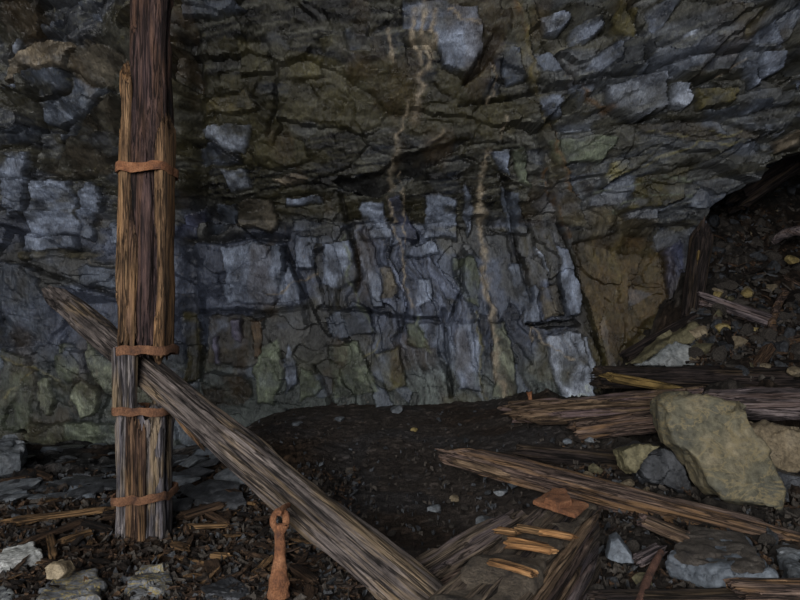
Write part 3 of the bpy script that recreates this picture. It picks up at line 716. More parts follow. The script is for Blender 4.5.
# ------------------------------------------------------------------ the prop (post) with its iron straps
PX, PY = -1.312, 3.30
post = thing('timber_prop', 'tall upright wooden mine prop wrapped with four rusty iron straps', 'post', (PX, PY, 0))
def vert(name, x, y, z0, z1, w, d, seed, mat, **kw):
    me = timber_mesh(name, z1 - z0, w * .86, d * .86, seed, **kw)
    m = Matrix.Translation((PX + x * .86, PY + y * .86, z0)) @ Matrix(((0, 1, 0, 0), (0, 0, 1, 0), (1, 0, 0, 0), (0, 0, 0, 1)))
    o = link(name, me, M[mat], post, m, sharp=40); return o
vert('main_timber', .005, .02, 1.0, 4.52, .215, .25, 11, 'core', sq=.45, cracks=11, rough=.07, jag=.05, nseg=200, nth=72, bites=.16)
o = vert('side_plank', -.100, -.035, 1.0, 2.52, .085, .19, 12, 'plank', sq=.6, cracks=4, rough=.10, jag=.06, nseg=120, nth=40, bites=.18, tip=(0, .10)); o['label'] = 'honey brown side plank left of the dark core'
o = vert('side_plank', .112, -.02, .97, 2.27, .068, .2, 13, 'plank', sq=.6, cracks=4, rough=.10, jag=.05, nseg=110, nth=40, bites=.14, tip=(0, .06)); o['label'] = 'honey brown side plank right of the dark core'
vert('front_strip', -.062, -.105, 1.02, 1.72, .09, .05, 19, 'post', sq=.4, cracks=3, rough=.12, jag=.08, nseg=90, nth=32, bites=.2, tip=(0, .3))
vert('front_strip', .03, -.10, 1.04, 2.0, .075, .05, 22, 'core', sq=.4, cracks=3, rough=.14, jag=.09, nseg=90, nth=32, bites=.25, tip=(0, .3))
vert('cheek_board', -.083, -.115, .70, 1.03, .128, .085, 14, 'foot', sq=.8, cracks=4, rough=.06, jag=.02, nseg=60, nth=40)
o = vert('lower_timber', 0, .01, -.10, .72, .275, .27, 15, 'foot', sq=.55, cracks=14, rough=.07, jag=.05, nseg=110, nth=88, bites=.05); o['label'] = 'grey weathered foot of the prop, split by deep cracks'
for k, (sx, w_, sd) in enumerate(((-.103, .075, 16), (-.035, .06, 17), (.025, .055, 18), (.095, .085, 20))):
    vert('split_stave', sx, -.115 if abs(sx) < .09 else -.075, -.06, (.66, .70, .64, .67)[k], w_, .07, sd, 'foot' if k in (0, 3) else 'post', sq=.55, cracks=3, rough=.12, jag=.05, nseg=70, nth=28)
for zb, rx, ry, hh, sd in ((1.955, .152, .152, .046, 1), (1.012, .158, .160, .044, 2), (.708, .158, .168, .040, 3), (.272, .157, .166, .040, 4)):
    torus_band('iron_strap', rx * .825, ry * .84, zb, hh, sd, post, PX, PY - .005 if zb > 1.5 else PY)
slab('foot_wedge', [(PX - .145, PY - .2, .035), (PX + .02, PY - .21, .03), (PX + .05, PY - .15, .035), (PX - .14, PY - .14, .04)], (0, 0, -.06), 30, 'rust_dark', post, dens=30, facet=.01)

post.rotation_euler = (0, -.014, 0)
# ------------------------------------------------------------------ the brace through the slot
bn = at(447, 622, 2.23); bs = Vector((PX - .005, PY + .045, .875)); dirb = (bs - bn).normalized()
far = bs + dirb * ((4.08 - bs.y) / dirb.y)
brace = thing('diagonal_brace', 'long grey wooden beam slanting through the slot in the upright prop', 'beam', (bn.x, bn.y, 0))
near = bn - dirb * .1
timber('beam', near, far, .135, .158, 41, 'brace', brace, roll=.25, nseg=220, nth=72, sq=.62, taper=(1.06, .86), cracks=8, rough=.055, jag=.05, tip=(0, .07), bites=.10)
p = at(195, 436, 3.13); timber('hanging_splinter', at(176, 412, 3.16), at(203, 449, 3.06), .05, .02, 42, 'plank', brace, nseg=20, nth=12, sq=.4, cracks=0, tip=(0, .6))
for k, (a, b, ya, yb) in enumerate((((300, 470), (330, 500), 2.62, 2.52), ((340, 545), (392, 596), 2.37, 2.22))):
    pass

# rusty iron piece hanging on the brace
hk = thing('rusty_iron_hanger', 'rusty iron rod with eye and flared foot hanging from the slanting beam', 'iron rod', at(280, 598, 2.45))
YH = 2.45
eye = [at(278, 532, YH), at(273, 524, YH - .01), at(274, 516, YH), at(279, 511, YH + .03), at(285, 514, YH + .02), at(286, 523, YH - .01), at(282, 532, YH)]
tube('eye_loop', eye, [.012, .013, .013, .012, .014, .015, .012], 'rust', hk, 7, n=10)
sh = [at(279.5, 524, YH), at(279.5, 536, YH), at(280, 552, YH), at(279.5, 567, YH), at(279, 582, YH), at(278.5, 596, YH)]
tube('flared_rod', sh, [.014, .020, .020, .027, .038, .044], 'rust', hk, 8, n=18)
tube('hanging_nail', [at(279, 513, YH - .02), at(283, 508, YH + .05), at(292, 503, YH + .22)], [.012, .011, .009], 'rust', hk, 9, n=8)

# ------------------------------------------------------------------ the right-hand pile: timbers
def logo(name, label, parts, cat='timber'):
    """a fallen timber: parts = list of (part name, p0, p1, w, h, seed, mat, kwargs)"""
    if len(parts) == 1:
        n_, p0, p1, w, h, s, m, kw = parts[0]
        return tag(timber(name, p0, p1, w, h, s, m, None, **kw), label, cat)
    p0 = parts[0][1]; r = thing(name, label, cat, p0)
    for n_, p0, p1, w, h, s, m, kw in parts: timber(n_, p0, p1, w, h, s, m, r, **kw)
    return r

logo('split_log', 'long split purple-brown log lying diagonally below the big tan boulder', [
  ('log_body', at(445, 454, 3.95), at(830, 554, 2.95), .125, .13, 51, 'log', dict(nseg=200, nth=56, sq=.35, cracks=8, rough=.09, jag=.07, bites=.15, tip=(.06, 0), roll=.3)),
  ('split_sliver', at(478, 453, 3.92), at(700, 512, 3.22), .09, .05, 52, 'log_tan', dict(nseg=120, nth=30, sq=.5, cracks=4, rough=.12, jag=.08, tip=(.05, .5), roll=.2)),
  ('split_sliver', at(449, 457, 3.88), at(545, 485, 3.60), .06, .06, 521, 'log_tan', dict(nseg=60, nth=24, sq=.4, cracks=2, rough=.14, jag=.06, tip=(.1, .5)))])
logo('fallen_log', 'thick weathered tan log along the wall foot, running behind the big boulder', [
  ('log_body', at(508, 413, 5.0), at(700, 402, 4.35), .21, .20, 53, 'log_tan', dict(nseg=150, nth=60, sq=.4, cracks=9, rough=.09, jag=.10, bites=.18, taper=(.82, 1.1))),
  ('broken_underside', at(570, 432, 4.62), at(668, 420, 4.25), .15, .15, 54, 'log', dict(nseg=70, nth=40, sq=.5, cracks=5, rough=.11, jag=.08, bites=.1))])
logo('grey_log', 'pale purple grey log end behind the boulder at the right edge', [
  ('log_body', at(690, 404, 4.5), at(850, 404, 4.15), .22, .20, 55, 'log_pale', dict(nseg=120, nth=60, sq=.35, cracks=10, rough=.10, jag=.10, bites=.1, tip=(.15, 0)))])
logo('thin_log', 'dark brown log wedged under the grey log beside the boulder', [
  ('log_body', at(715, 428, 4.15), at(800, 436, 3.95), .14, .10, 56, 'log', dict(nseg=60, nth=36, sq=.4, cracks=6, rough=.1, jag=.06))])
logo('dark_log', 'dark log with a yellow split stripe lying under the light grey slab', [
  ('log_body', at(600, 377, 5.3), at(800, 378, 5.0), .19, .18, 57, 'log_dark', dict(nseg=120, nth=50, sq=.35, cracks=6, rough=.08, jag=.08)),
  ('yellow_split', at(604, 376, 5.19), at(690, 391, 5.0), .06, .075, 58, 'log_gold', dict(nseg=60, nth=24, sq=.4, cracks=2, rough=.1, jag=.06, tip=(.05, .4)))])
logo('leaning_timber', 'black timber leaning from the wall foot up to the rubble opening', [
  ('log_body', at(624, 357, 5.95), at(700, 316, 5.75), .13, .12, 59, 'log_dark', dict(nseg=70, nth=36, sq=.6, cracks=3, rough=.06, jag=.04))])
logo('upright_timber', 'dark upright timber standing at the edge of the rock opening', [
  ('log_body', at(690, 322, 5.85), at(704, 222, 5.75), .17, .14, 60, 'log_dark', dict(nseg=80, nth=36, sq=.5, cracks=4, rough=.09, jag=.06, tip=(0, .2))),
  ('yellow_scar', at(697, 262, 5.72), at(699, 248, 5.72), .03, .03, 61, 'log_gold', dict(nseg=12, nth=10, sq=.2, cracks=0, tip=(.3, .3)))])
logo('pale_plank', 'pale grey plank lying on the rubble slope', [
  ('log_body', at(702, 299, 5.75), at(774, 322, 5.5), .12, .11, 62, 'log_pale', dict(nseg=70, nth=36, sq=.6, cracks=4, rough=.08, jag=.06))], 'plank')
logo('low_log', 'thin dark log lying in shadow left of the boulder', [
  ('log_body', at(518, 452, 4.25), at(640, 464, 4.0), .09, .10, 63, 'log_dark', dict(nseg=80, nth=36, sq=.5, cracks=5, rough=.08, jag=.06))])
logo('wall_stump', 'dark broken log leaning high in the rubble opening', [
  ('log_body', at(738, 202, 6.7), at(800, 160, 6.5), .22, .2, 64, 'log_dark', dict(nseg=70, nth=40, sq=.35, cracks=6, rough=.09, jag=.1))])
logo('hollow_log', 'dark rotten hollow log lying left of the square timber block', [
  ('log_body', at(400, 604, 2.42), at(520, 528, 2.86), .20, .17, 65, 'block', dict(nseg=120, nth=60, sq=.5, cracks=9, rough=.10, jag=.10, bites=.3)),
  ('raised_edge', at(418, 606, 2.36), at(506, 556, 2.66), .07, .09, 66, 'log', dict(nseg=70, nth=28, sq=.4, cracks=3, rough=.1, jag=.05))])
# square timber block
def block():
    r = thing('square_timber', 'big square-cut rotten timber block with rusty iron on its top', 'timber', (.40, 2.1, 0))
    p1 = Vector((.752, 2.79, .215)); d = Vector((.47, .88, 0)); p0 = p1 - d * 1.5
    timber('block_body', p0, p1, .245, .31, 71, 'block', r, roll=0, nseg=190, nth=130, sq=1.6, cracks=8, rough=.035, jag=.025, bites=.05)
    side = Vector((.88, -.47, 0))
    slab('rotten_top', [p1 + Vector((0, 0, .16)) + side * w_ - d * l_ for l_, w_ in ((.01, -.10), (.0, .0), (.03, .105), (.3, .11), (.7, .10), (1.1, .11), (1.45, .1), (1.45, -.11), (1.0, -.10), (.6, -.115), (.3, -.10))], (0, 0, -.05), 171, 'rot', r, facet=.03, rough=.03, dens=110)
    for k in range(6):
        zc = .34 - .055 * k; a = p1 - d * (1.30 - .07 * (k % 3)) + side * (.118 + .006 * (k % 2)); b = p1 - d * (.03 + .09 * ((k * 2) % 5)) + side * .118
        a.z = zc - .02; b.z = zc
        timber('split_fibre', a, b, .03, .045, 72 + k, ('log_tan', 'log', 'log_tan', 'log_pale', 'log', 'log_tan')[k], r, nseg=80, nth=20, sq=.4, cracks=1, rough=.18, jag=.08, tip=(.1, .15), bites=.2)
block()
logo('bark_log', 'brown purple log lying in the bottom right corner', [
  ('log_body', at(735, 594, 2.44), at(840, 596, 2.34), .12, .10, 78, 'log', dict(nseg=70, nth=40, sq=.4, cracks=6, rough=.1, jag=.05))])
logo('buried_log', 'dark half-buried log along the foot of the dirt-covered slab', [
  ('log_body', at(585, 602, 2.45), at(740, 598, 2.47), .09, .07, 79, 'log_dark', dict(nseg=80, nth=36, sq=.4, cracks=5, rough=.12, jag=.06))])
logo('short_board', 'short grey-tan board poking out under the split log', [
  ('log_body', at(640, 519, 2.98), at(690, 540, 2.88), .09, .05, 80, 'log_tan', dict(nseg=40, nth=28, sq=.8, cracks=3, rough=.05, jag=.03))], 'board')
tag(tube('rusty_rod', [ground_at(638, 606, .03), ground_at(648, 578, .05), ground_at(661, 552, .07)], [.016, .017, .014], 'rust_dark', None, 81, n=12), 'dark rusty iron rod lying upright among stones at the bottom', 'iron rod')
tag(timber('wood_offcut', ground_at(637, 561, .05), ground_at(660, 549, .06), .05, .05, 82, 'log_pale', nseg=24, nth=20, sq=.8, cracks=2), 'small grey wood offcut beside the rusty rod', 'wood piece')
tag(tube('curved_root', [at(786, 292, 5.6), at(778, 305, 5.55), at(772, 325, 5.45), at(777, 350, 5.3), at(788, 362, 5.2)], [.03, .03, .035, .03, .02], 'log', None, 83, n=10), 'dark curved root hanging on the rubble at right', 'root')
tag(tube('arched_root', [at(774, 242, 6.2), at(785, 234, 6.2), at(802, 231, 6.1), at(830, 240, 6.0)], [.03, .05, .05, .04], 'log_pale', None, 84, n=10), 'grey arched root high on the rubble at right edge', 'root')

tag(tube('iron_spike', [at(530, 402, 4.97), at(530, 397, 4.97), at(529, 392, 4.97)], [.014, .016, .026], 'rust', None, 87, n=8), 'small rusty iron spike sticking up from the tan log by the wall', 'spike')
# rusty iron and orange splinters on the block
def tri_plate():
    r = thing('rusty_bracket', 'bent orange rusty iron plate lying on the square timber block', 'iron plate', at(560, 510, 2.60))
    slab('base_plate', lying([(533, 500), (548, 491), (589, 503), (575, 514)], .415), (0, 0, -.02), 85, 'rust', r, dens=40, facet=.004, rough=.004)
    slab('bent_flange', lying([(545, 498), (552, 487), (566, 488), (572, 500), (560, 504)], .435), (0, .01, -.03), 86, 'rust', r, dens=40, facet=.01, rough=.006)
tri_plate()
for k, (a, b, w, lab) in enumerate((((495, 530), (520, 534), .026, 'short orange splinter at the far left edge of the block top'),
   ((505, 545), (557, 552), .030, 'long orange splinter along the middle of the block top'),
   ((540, 532), (577, 538), .026, 'thin orange stick next to the right edge of the block top'),
   ((516, 528), (548, 533), .030, 'brown orange strip just below the rusty plate'),
   ((490, 562), (538, 576), .026, 'tan splinter nearest the bottom on the block top'),
   ((507, 539), (553, 548), .020, 'thin orange strand running just behind the long orange splinter'))):
    tag(timber('orange_splinter', lying([a], .402)[0], lying([b], .402)[0], w, .020, 90 + k, 'orange' if k not in (3,) else 'chip_b', nseg=26, nth=14, sq=.8, cracks=0, rough=.10, jag=.012, tip=(0, .12), bend=.02), lab, 'splinter', 'orange splinters on the block')

# ------------------------------------------------------------------ the right-hand pile: stones
tag(slab('boulder', upright([(664, 400), (679, 392), (699, 391), (713, 395), (729, 404), (749, 408), (757, 428), (771, 444), (782, 466), (792, 492), (787, 512), (775, 511), (749, 506), (723, 497), (711, 488), (701, 466), (687, 452), (675, 445), (666, 424)], 3.42, .45), (.02, .30, -.04), 101, 'boulder', dens=120, facet=.04, rough=.014, sharp=70),
    'big tan-green slab boulder leaning on the logs at right', 'boulder')
tag(slab('dark_stone', upright([(627, 452), (648, 444), (668, 447), (684, 458), (694, 486), (700, 496), (676, 490), (650, 484), (638, 470)], 3.66, .3), (0, .26, -.03), 102, 'dark', facet=.05, dens=70), 'dark wet stone tucked under the left side of the boulder', 'stone')
tag(slab('olive_stone', upright([(622, 450), (640, 444), (662, 446), (650, 454), (642, 464), (636, 474), (626, 466)], 3.62, .3), (0, .16, -.03), 103, 'olive', facet=.03), 'small olive stone left of the boulder above the split log', 'stone')
tag(slab('veined_stone', upright([(748, 428), (775, 424), (812, 432), (820, 470), (790, 474), (764, 462), (756, 446)], 3.78, .4), (.02, .26, -.02), 104, 'tan', facet=.04), 'brown veined stone right of the boulder', 'stone')
tag(slab('blue_stone', upright([(772, 470), (806, 478), (806, 500), (784, 500)], 3.6, .2), (0, .2, 0), 105, 'dark', facet=.04), 'blue-black stone in the gap right of the boulder', 'stone')
def dirt_slab():
    r = thing('dirt_covered_slab', 'flat slate slab covered with brown dirt, blue-grey front edge', 'slab', at(720, 575, 2.8))
    z = at(705, 560, 2.63).z
    o = lying([(669, 554), (690, 524), (744, 532), (776, 576), (740, 574)], z)
    slab('slate_body', o, (0, -.01, -.10), 106, 'blue', r, facet=.02, dens=80)
    o2 = lying([(672, 551), (690, 525), (743, 533), (772, 570), (740, 566), (700, 558)], z + .022)
    slab('dirt_layer', o2, (0, 0, -.04), 107, 'dirt', r, facet=.02, rough=.02, dens=70)
dirt_slab()
tag(slab('grey_slab', lying([(772, 546), (785, 540), (815, 556), (820, 590), (798, 580)], .14), (0, 0, -.10), 108, 'grey', facet=.03), 'grey speckled stone at the right edge beside the dirt-covered slab', 'stone')
tag(slab('pale_chip', lying([(708, 590), (730, 589), (760, 604), (740, 616), (706, 606)], .09), (0, 0, -.05), 109, 'lightgrey', facet=.02), 'pale stone cut by the bottom edge near the right corner', 'stone')
tag(slab('triangular_stone', upright([(607, 559), (611, 541), (618, 537), (632, 556), (634, 564), (618, 564)], 2.72, .5), (.03, .12, -.01), 110, 'blue', facet=.02), 'blue-grey triangular stone right of the square timber block', 'stone')
def light_slab():
    r = thing('split_grey_slab', 'light grey pyramid-shaped slab leaning on the dark log', 'slab', at(670, 364, 5.5))
    slab('pale_face', upright([(640, 364), (676, 341), (716, 352), (712, 364), (690, 366)], 5.42, .5), (0, .2, -.02), 111, 'lightgrey', r, facet=.04, dens=70)
    slab('olive_face', upright([(632, 363), (662, 340), (694, 324), (716, 326), (720, 352), (680, 342), (642, 364)], 5.50, .6), (0, .22, -.02), 112, 'olive', r, facet=.05, dens=70)
light_slab()
for k, (x, y, s, mt, Y, lab) in enumerate(((700, 333, .17, 'tan', 5.55, 'tan stone on top of the light grey slab'), (722, 330, .13, 'gold', 5.5, 'ochre block beside the light grey slab'),
   (741, 354, .13, 'lightgrey', 5.3, 'round grey stone on the rubble above the dark log'), (728, 348, .12, 'tan', 5.35, 'brown stone between the grey slab and the round grey stone'),
   (752, 332, .15, 'gold', 5.5, 'ochre stone below the pale plank'), (717, 294, .10, 'gold', 5.8, 'ochre stone behind the pale plank top end'), (748, 293, .12, 'gold', 5.85, 'yellow flat stone on the slope above the pale plank'),
   (792, 260, .13, 'gold', 6.0, 'ochre stone under the arched root'), (735, 342, .14, 'grey', 5.45, 'grey stone above the brown stone on the rubble'), (720, 360, .10, 'dark', 5.3, 'dark stone at the right foot of the light grey slab'),
   (765, 345, .16, 'dark', 5.3, 'dark stone left of the curved root'), (795, 372, .12, 'tan', 4.9, 'brown stone at the right edge above the grey log'), (590, 440, .10, 'grey', 4.5, 'grey stone under the fallen log'),
   (567, 442, .09, 'blue', 4.5, 'small blue stone left under the fallen log'), (630, 450, .09, 'dark', 4.0, 'dark pebble between the low log and the boulder'))):
    rng = random.Random(k + 300)
    me = rock_mesh('rubble_stone', (s * rng.uniform(1, 1.4), s, s * rng.uniform(.7, .95)), 320 + k)
    o = link('rubble_stone', me, M[mt], None, Matrix.Translation(at(x, y, Y)) @ Matrix.Rotation(rng.uniform(0, 6), 4, 'Z'), sharp=25); tag(o, lab, 'stone')

# ------------------------------------------------------------------ left foreground stones and sticks
tag(slab('white_stone', lying([(-12, 562), (0, 550), (34, 540), (41, 552), (12, 563), (-10, 570)], .125), (0, .02, -.06), 121, 'pale', facet=.03), 'white stone at the left edge of the foreground', 'stone')
tag(slab('tan_clod', upright([(44, 568), (50, 563), (60, 564), (65, 573), (58, 580), (46, 580)], 2.52, .4), (0, .09, -.02), 122, 'tan', facet=.03), 'tan clod below the white stone', 'stone')
tag(slab('banded_stone', lying([(36, 596), (60, 574), (96, 568), (102, 584), (92, 606), (50, 618)], .105), (0, .01, -.11), 123, 'band', facet=.05, dens=80), 'grey white banded stone at the bottom left', 'stone')
tag(slab('corner_stone', lying([(-14, 592), (6, 584), (14, 594), (4, 612), (-16, 612)], .09), (0, 0, -.08), 124, 'lightgrey', facet=.03), 'grey stone in the bottom left corner', 'stone')
tag(slab('lichen_stone', lying([(124, 586), (142, 564), (168, 566), (176, 580), (160, 592), (132, 596)], .095), (0, 0, -.09), 125, 'band', facet=.05, dens=70), 'pale grey stone in the litter below the prop', 'stone')
tag(slab('litter_slate', lying([(200, 586), (232, 576), (252, 586), (240, 598), (208, 600)], .085), (0, 0, -.06), 126, 'dark', facet=.02), 'dark slate half buried in the litter left of the rusty hanger', 'stone')
tag(slab('edge_slate', lying([(-6, 440), (12, 434), (26, 442), (22, 452), (-6, 456)], .22), (0, 0, -.16), 127, 'grey', facet=.05), 'grey block against the wall foot at the far left', 'stone')
for k, (a, b, w, mt, lab) in enumerate((((4, 522), (116, 507), .055, 'chip_b', 'long tan stick lying left of the prop foot'), ((57, 543), (93, 531), .05, 'chip_b', 'short thick tan offcut left of the prop foot'),
   ((18, 545), (88, 520), .05, 'chip_a', 'brown forked branch below the long tan stick'), ((50, 535), (54, 560), .045, 'chip_b', 'upright brown splinter beside the white stone'),
   ((70, 520), (112, 531), .05, 'chip_c', 'dark bent branch between the tan stick and the prop'), ((182, 527), (231, 525), .035, 'chip_b', 'pale tan stick right of the prop foot'),
   ((178, 518), (228, 503), .06, 'chip_a', 'brown slanting stick right of the prop foot'), ((205, 512), (229, 524), .04, 'chip_a', 'short brown stick crossing over the pale tan stick'),
   ((216, 487), (242, 496), .06, 'chip_a', 'brown offcut lying under the slanting beam'), ((230, 500), (256, 504), .03, 'chip_b', 'thin tan stick beneath the slanting beam'),
   ((178, 558), (220, 568), .022, 'chip_b', 'thin yellow splinter below the prop foot'), ((172, 544), (188, 549), .04, 'chip_b', 'small pale chip just right of the prop base'),
   ((27, 470), (52, 480), .07, 'chip_a', 'orange brown board piece on the slates at left'), ((210, 555), (228, 556), .035, 'chip_b', 'small yellow chip in the litter right of the prop'),
   ((292, 566), (318, 584), .05, 'chip_a', 'brown stick right of the rusty hanger'), ((0, 483), (40, 476), .06, 'chip_a', 'brown flat stick on the slates at the left edge'),
   ((130, 598), (170, 590), .03, 'chip_a', 'brown splinter at the bottom edge below the prop'))):
    p0, p1 = ground_at(*a, w * .5), ground_at(*b, w * .6)
    tag(timber('broken_stick', p0, p1, w, w * .6, 130 + k, mt, nseg=30, nth=16, sq=.5, cracks=2, rough=.14, jag=.03, tip=(.12, .12)), lab, 'stick')

# centre floor
for k, (x, y, s, mt, lab) in enumerate(((487, 522, .13, 'grey', 'grey stone behind the end of the hollow log'), (435, 509, .07, 'grey', 'small grey stone on the dark floor left of centre'), (515, 484, .09, 'blue', 'light blue-grey sliver under the long split log'),
   (500, 492, .08, 'grey', 'small slate beside the blue-grey sliver'), (455, 498, .06, 'tan', 'small tan stone on the dark floor'), (472, 470, .06, 'tan', 'tan stone below the tip of the long split log'), (395, 411, .16, 'grey', 'grey block at the foot of the wall in the middle'),
   (340, 155 + 265, .10, 'grey', 'grey stone near the wall foot behind the beam'), (414, 430, .06, 'gold', 'tiny ochre stone on the dark floor before the wall'), (296, 424, .10, 'grey', 'grey slate by the wall foot right of the prop'))):
    rng = random.Random(k + 700); p = ground_at(x, y, .01)
    o = link('floor_stone', rock_mesh('floor_stone', (s * rng.uniform(1.1, 1.7), s, s * rng.uniform(.5, .8)), 730 + k), M[mt], None, Matrix.Translation(p) @ Matrix.Rotation(rng.uniform(0, 6), 4, 'Z'), sharp=25); tag(o, lab, 'stone')

# ------------------------------------------------------------------ counted litter: splinters, slates, rubble
rnd = random.Random(5)
def scatter(name, protos, n, region, label, cat, group, smin, smax, tilt, lift=.0, avoid=()):
    k = 0; tries = 0
    while k < n and tries < n * 20:
        tries += 1
        x = rnd.uniform(region[0], region[2]); y = rnd.uniform(region[1], region[3])
        p = ground_at(x, y)
        if p.y > 8.4 or (p - Vector((PX, PY, p.z))).length < .24: continue
        if any(inside(np.array(x), np.array(y), a) for a in avoid): continue
        s = rnd.uniform(smin, smax)
        o = protos[rnd.randrange(len(protos))].copy(); C.objects.link(o); o.name = name
        e = 1.5e-2
        nx = -(gz(p.x + e, p.y) - gz(p.x - e, p.y)) / (2 * e); ny = -(gz(p.x, p.y + e) - gz(p.x, p.y - e)) / (2 * e)
        rot = Vector((0, 0, 1)).rotation_difference(Vector((nx, ny, 1)).normalized()).to_matrix().to_4x4()
        o.matrix_basis = Matrix.Translation((p.x, p.y, p.z + lift * s)) @ rot @ Matrix.Rotation(rnd.uniform(0, 6.28), 4, 'Z') @ Matrix.Rotation(rnd.gauss(0, tilt), 4, 'Y') @ Matrix.Rotation(rnd.gauss(0, tilt), 4, 'X') @ Matrix.Diagonal((s, s * rnd.uniform(.7, 1.2), s * rnd.uniform(.7, 1.2), 1))
        tag(o, label, cat, group); k += 1
def drop(*lists):
    for l in lists:
        for o in l: bpy.data.objects.remove(o)
def chip_protos(name, mats, n, seed):
    out = []
    for k in range(n):
        r = random.Random(seed + k)
        w = r.uniform(.13, .3); me = timber_mesh(name, 1, w, w * r.uniform(.25, .5), seed + k, nseg=9, nth=8, sq=.6, cracks=0, rough=.25, jag=.12, tip=(.25, .3), bend=r.uniform(-.05, .05))
        me.transform(Matrix.Translation((-.5, 0, 0)))
        me.materials.append(M[mats[k % len(mats)]])
        out.append(bpy.data.objects.new(name, me))
    return out
def stone_protos(name, mats, n, seed, flat):
    out = []
    for k in range(n):
        r = random.Random(seed + k); me = rock_mesh(name, (1, r.uniform(.6, .9), r.uniform(*flat)), seed + k, 10, 2)
        me.materials.append(M[mats[k % len(mats)]])
        me.polygons.foreach_set('use_smooth', [True] * len(me.polygons)); me.set_sharp_from_angle(angle=math.radians(25))
        out.append(bpy.data.objects.new(name, me))
    return out
ch = chip_protos('wood_splinter', ['chip_a', 'chip_a', 'chip_c', 'chip_b', 'chip_a', 'chip_c', 'log', 'chip_a'], 16, 1000)
BR = [(120, 340), (200, 420), (460, 640), (330, 640), (118, 400)]
scatter('wood_splinter', ch, 190, (0, 505, 345, 604), 'brown wood splinter in the litter around the prop foot', 'splinter', 'wood splinters around the prop foot', .06, .20, .22, .08)
scatter('wood_splinter', ch, 55, (0, 452, 270, 506), 'small wood splinter on the slaty floor behind the prop', 'splinter', 'wood splinters behind the prop', .08, .20, .12, .06)
sl = stone_protos('slate_piece', ['grey', 'dark', 'grey', 'dark', 'blue', 'dark'], 10, 1100, (.16, .32))
scatter('slate_piece', sl, 110, (0, 440, 235, 512), 'flat grey slate piece lying on the floor behind the prop', 'stone', 'slate pieces behind the prop', .10, .34, .10, .06)
pb = stone_protos('pebble', ['dark', 'dirt', 'dark', 'dirt', 'grey', 'dark'], 8, 1200, (.45, .8))
scatter('pebble', pb, 90, (250, 408, 560, 540), 'small stone scattered on the dark dirt floor in the middle', 'stone', 'pebbles on the dark floor', .02, .065, .3, .1)
rb = stone_protos('rubble_piece', ['dark', 'dirt', 'dirt', 'dark', 'tan', 'dark', 'olive', 'dirt'], 12, 1300, (.5, .85))
scatter('rubble_piece', rb, 130, (692, 165, 802, 375), 'dark broken stone in the rubble slope of the right opening', 'stone', 'rubble in the right opening', .05, .20, .4, .1)
scatter('rubble_piece', rb, 70, (560, 470, 802, 600), 'broken stone among the fallen timbers at lower right', 'stone', 'rubble among the fallen timbers', .03, .12, .4, .1)
ch2 = chip_protos('wood_chip', ['chip_a', 'chip_c', 'log', 'chip_c'], 8, 1400)
scatter('wood_chip', ch2, 70, (540, 520, 802, 602), 'dark wood chip between the stones at lower right', 'splinter', 'wood chips at lower right', .04, .12, .3, .1)
scatter('root_fragment', ch2, 26, (700, 190, 802, 375), 'dark wood fragment in the rubble slope', 'splinter', 'wood fragments on the rubble slope', .10, .34, .4, .12)

drop(ch, sl, pb, rb, ch2)
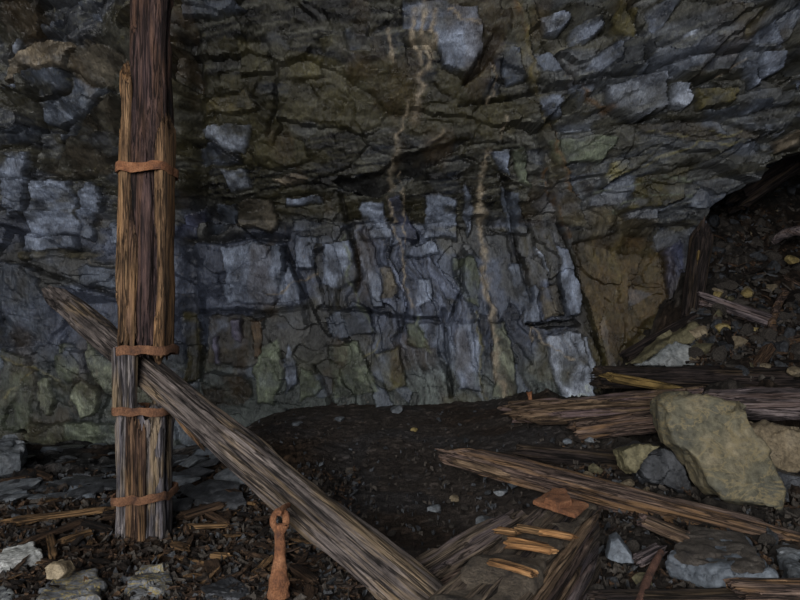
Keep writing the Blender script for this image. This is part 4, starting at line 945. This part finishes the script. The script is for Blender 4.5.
# uncountable crumbs
def crumbs(name, n, region, mats, seed, smin, smax, label):
    r = random.Random(seed); V = []; Fc = []; mi = []
    for k in range(n):
        x = r.uniform(region[0], region[2]); y = r.uniform(region[1], region[3]); p = ground_at(x, y)
        if p.y > 8.3 or p.x > 5.4 or (p.x < 2.6 and p.y > float(wall_base(p.x, p.z)) - .3): continue
        s = r.uniform(smin, smax); a = r.uniform(0, 6.28); l = s * r.uniform(.8, 2.6); w = s * r.uniform(.3, .8); t = s * r.uniform(.15, .5)
        R = Matrix.Rotation(a, 3, 'Z') @ Matrix.Rotation(r.gauss(0, .4), 3, 'Y') @ Matrix.Rotation(r.gauss(0, .5), 3, 'X')
        b = len(V)
        for q in ((-.5, -.4, -.5), (.5, -.2, -.5), (.45, .4, -.5), (-.4, .5, -.5), (-.4, -.3, .5), (.35, -.2, .4), (.3, .3, .5), (-.35, .35, .4)):
            v = R @ Vector((q[0] * l, q[1] * w, q[2] * t)); V.append((p.x + v.x, p.y + v.y, p.z + v.z + r.uniform(-.01, .02)))
        m = r.randrange(len(mats))
        for f in ((0, 3, 2, 1), (4, 5, 6, 7), (0, 1, 5, 4), (1, 2, 6, 5), (2, 3, 7, 6), (3, 0, 4, 7)): Fc.append([b + i for i in f]); mi.append(m)
    me = mesh_np(name, V, Fc)
    for m in mats: me.materials.append(M[m])
    me.polygons.foreach_set('material_index', mi)
    o = link(name, me, None, sharp=0); o['kind'] = 'stuff'; o['label'] = label; o['category'] = 'litter'; return o
crumbs('bark_litter', 5200, (-60, 470, 360, 640), ['chip_a', 'chip_c', 'chip_a', 'dirt', 'chip_c', 'chip_c', 'dirt', 'dark'], 61, .010, .042, 'loose bark crumbs and wood dust covering the floor around the prop')
crumbs('gravel', 2600, (560, 440, 860, 640), ['dark', 'dirt', 'chip_c', 'chip_a', 'dirt'], 62, .008, .03, 'fine gravel and bark crumbs among the fallen timbers')
crumbs('slope_gravel', 2600, (690, 160, 860, 380), ['dark', 'dirt', 'chip_c', 'dirt', 'chip_a'], 63, .015, .06, 'fine stones covering the rubble slope in the right opening')
crumbs('floor_grit', 900, (230, 410, 560, 600), ['dark', 'dirt', 'dark', 'chip_c', 'dirt'], 64, .006, .02, 'fine grit on the dark dirt floor')

# ------------------------------------------------------------------ light: daylight from the mine mouth behind the camera
ld = bpy.data.lights.new('mouth_daylight', 'AREA'); ld.shape = 'RECTANGLE'; ld.size = 3.4; ld.size_y = 2.0; ld.energy = 330; ld.color = (1.0, .985, .97)
lo = bpy.data.objects.new('mouth_daylight', ld); C.objects.link(lo); lo.location = (-1.2, -2.8, 2.0)
lo.rotation_euler = (Vector((-.2, 5.5, 1.7)) - lo.location).to_track_quat('-Z', 'Y').to_euler()
w = bpy.data.worlds.new('world'); bpy.context.scene.world = w; w.use_nodes = True
w.node_tree.nodes['Background'].inputs[0].default_value = (.62, .74, 1.0, 1); w.node_tree.nodes['Background'].inputs[1].default_value = .40
vs = bpy.context.scene.view_settings
vs.view_transform = 'Standard'; vs.look = 'None'; vs.gamma = 1; vs.use_curve_mapping = False; vs.exposure = 0.15
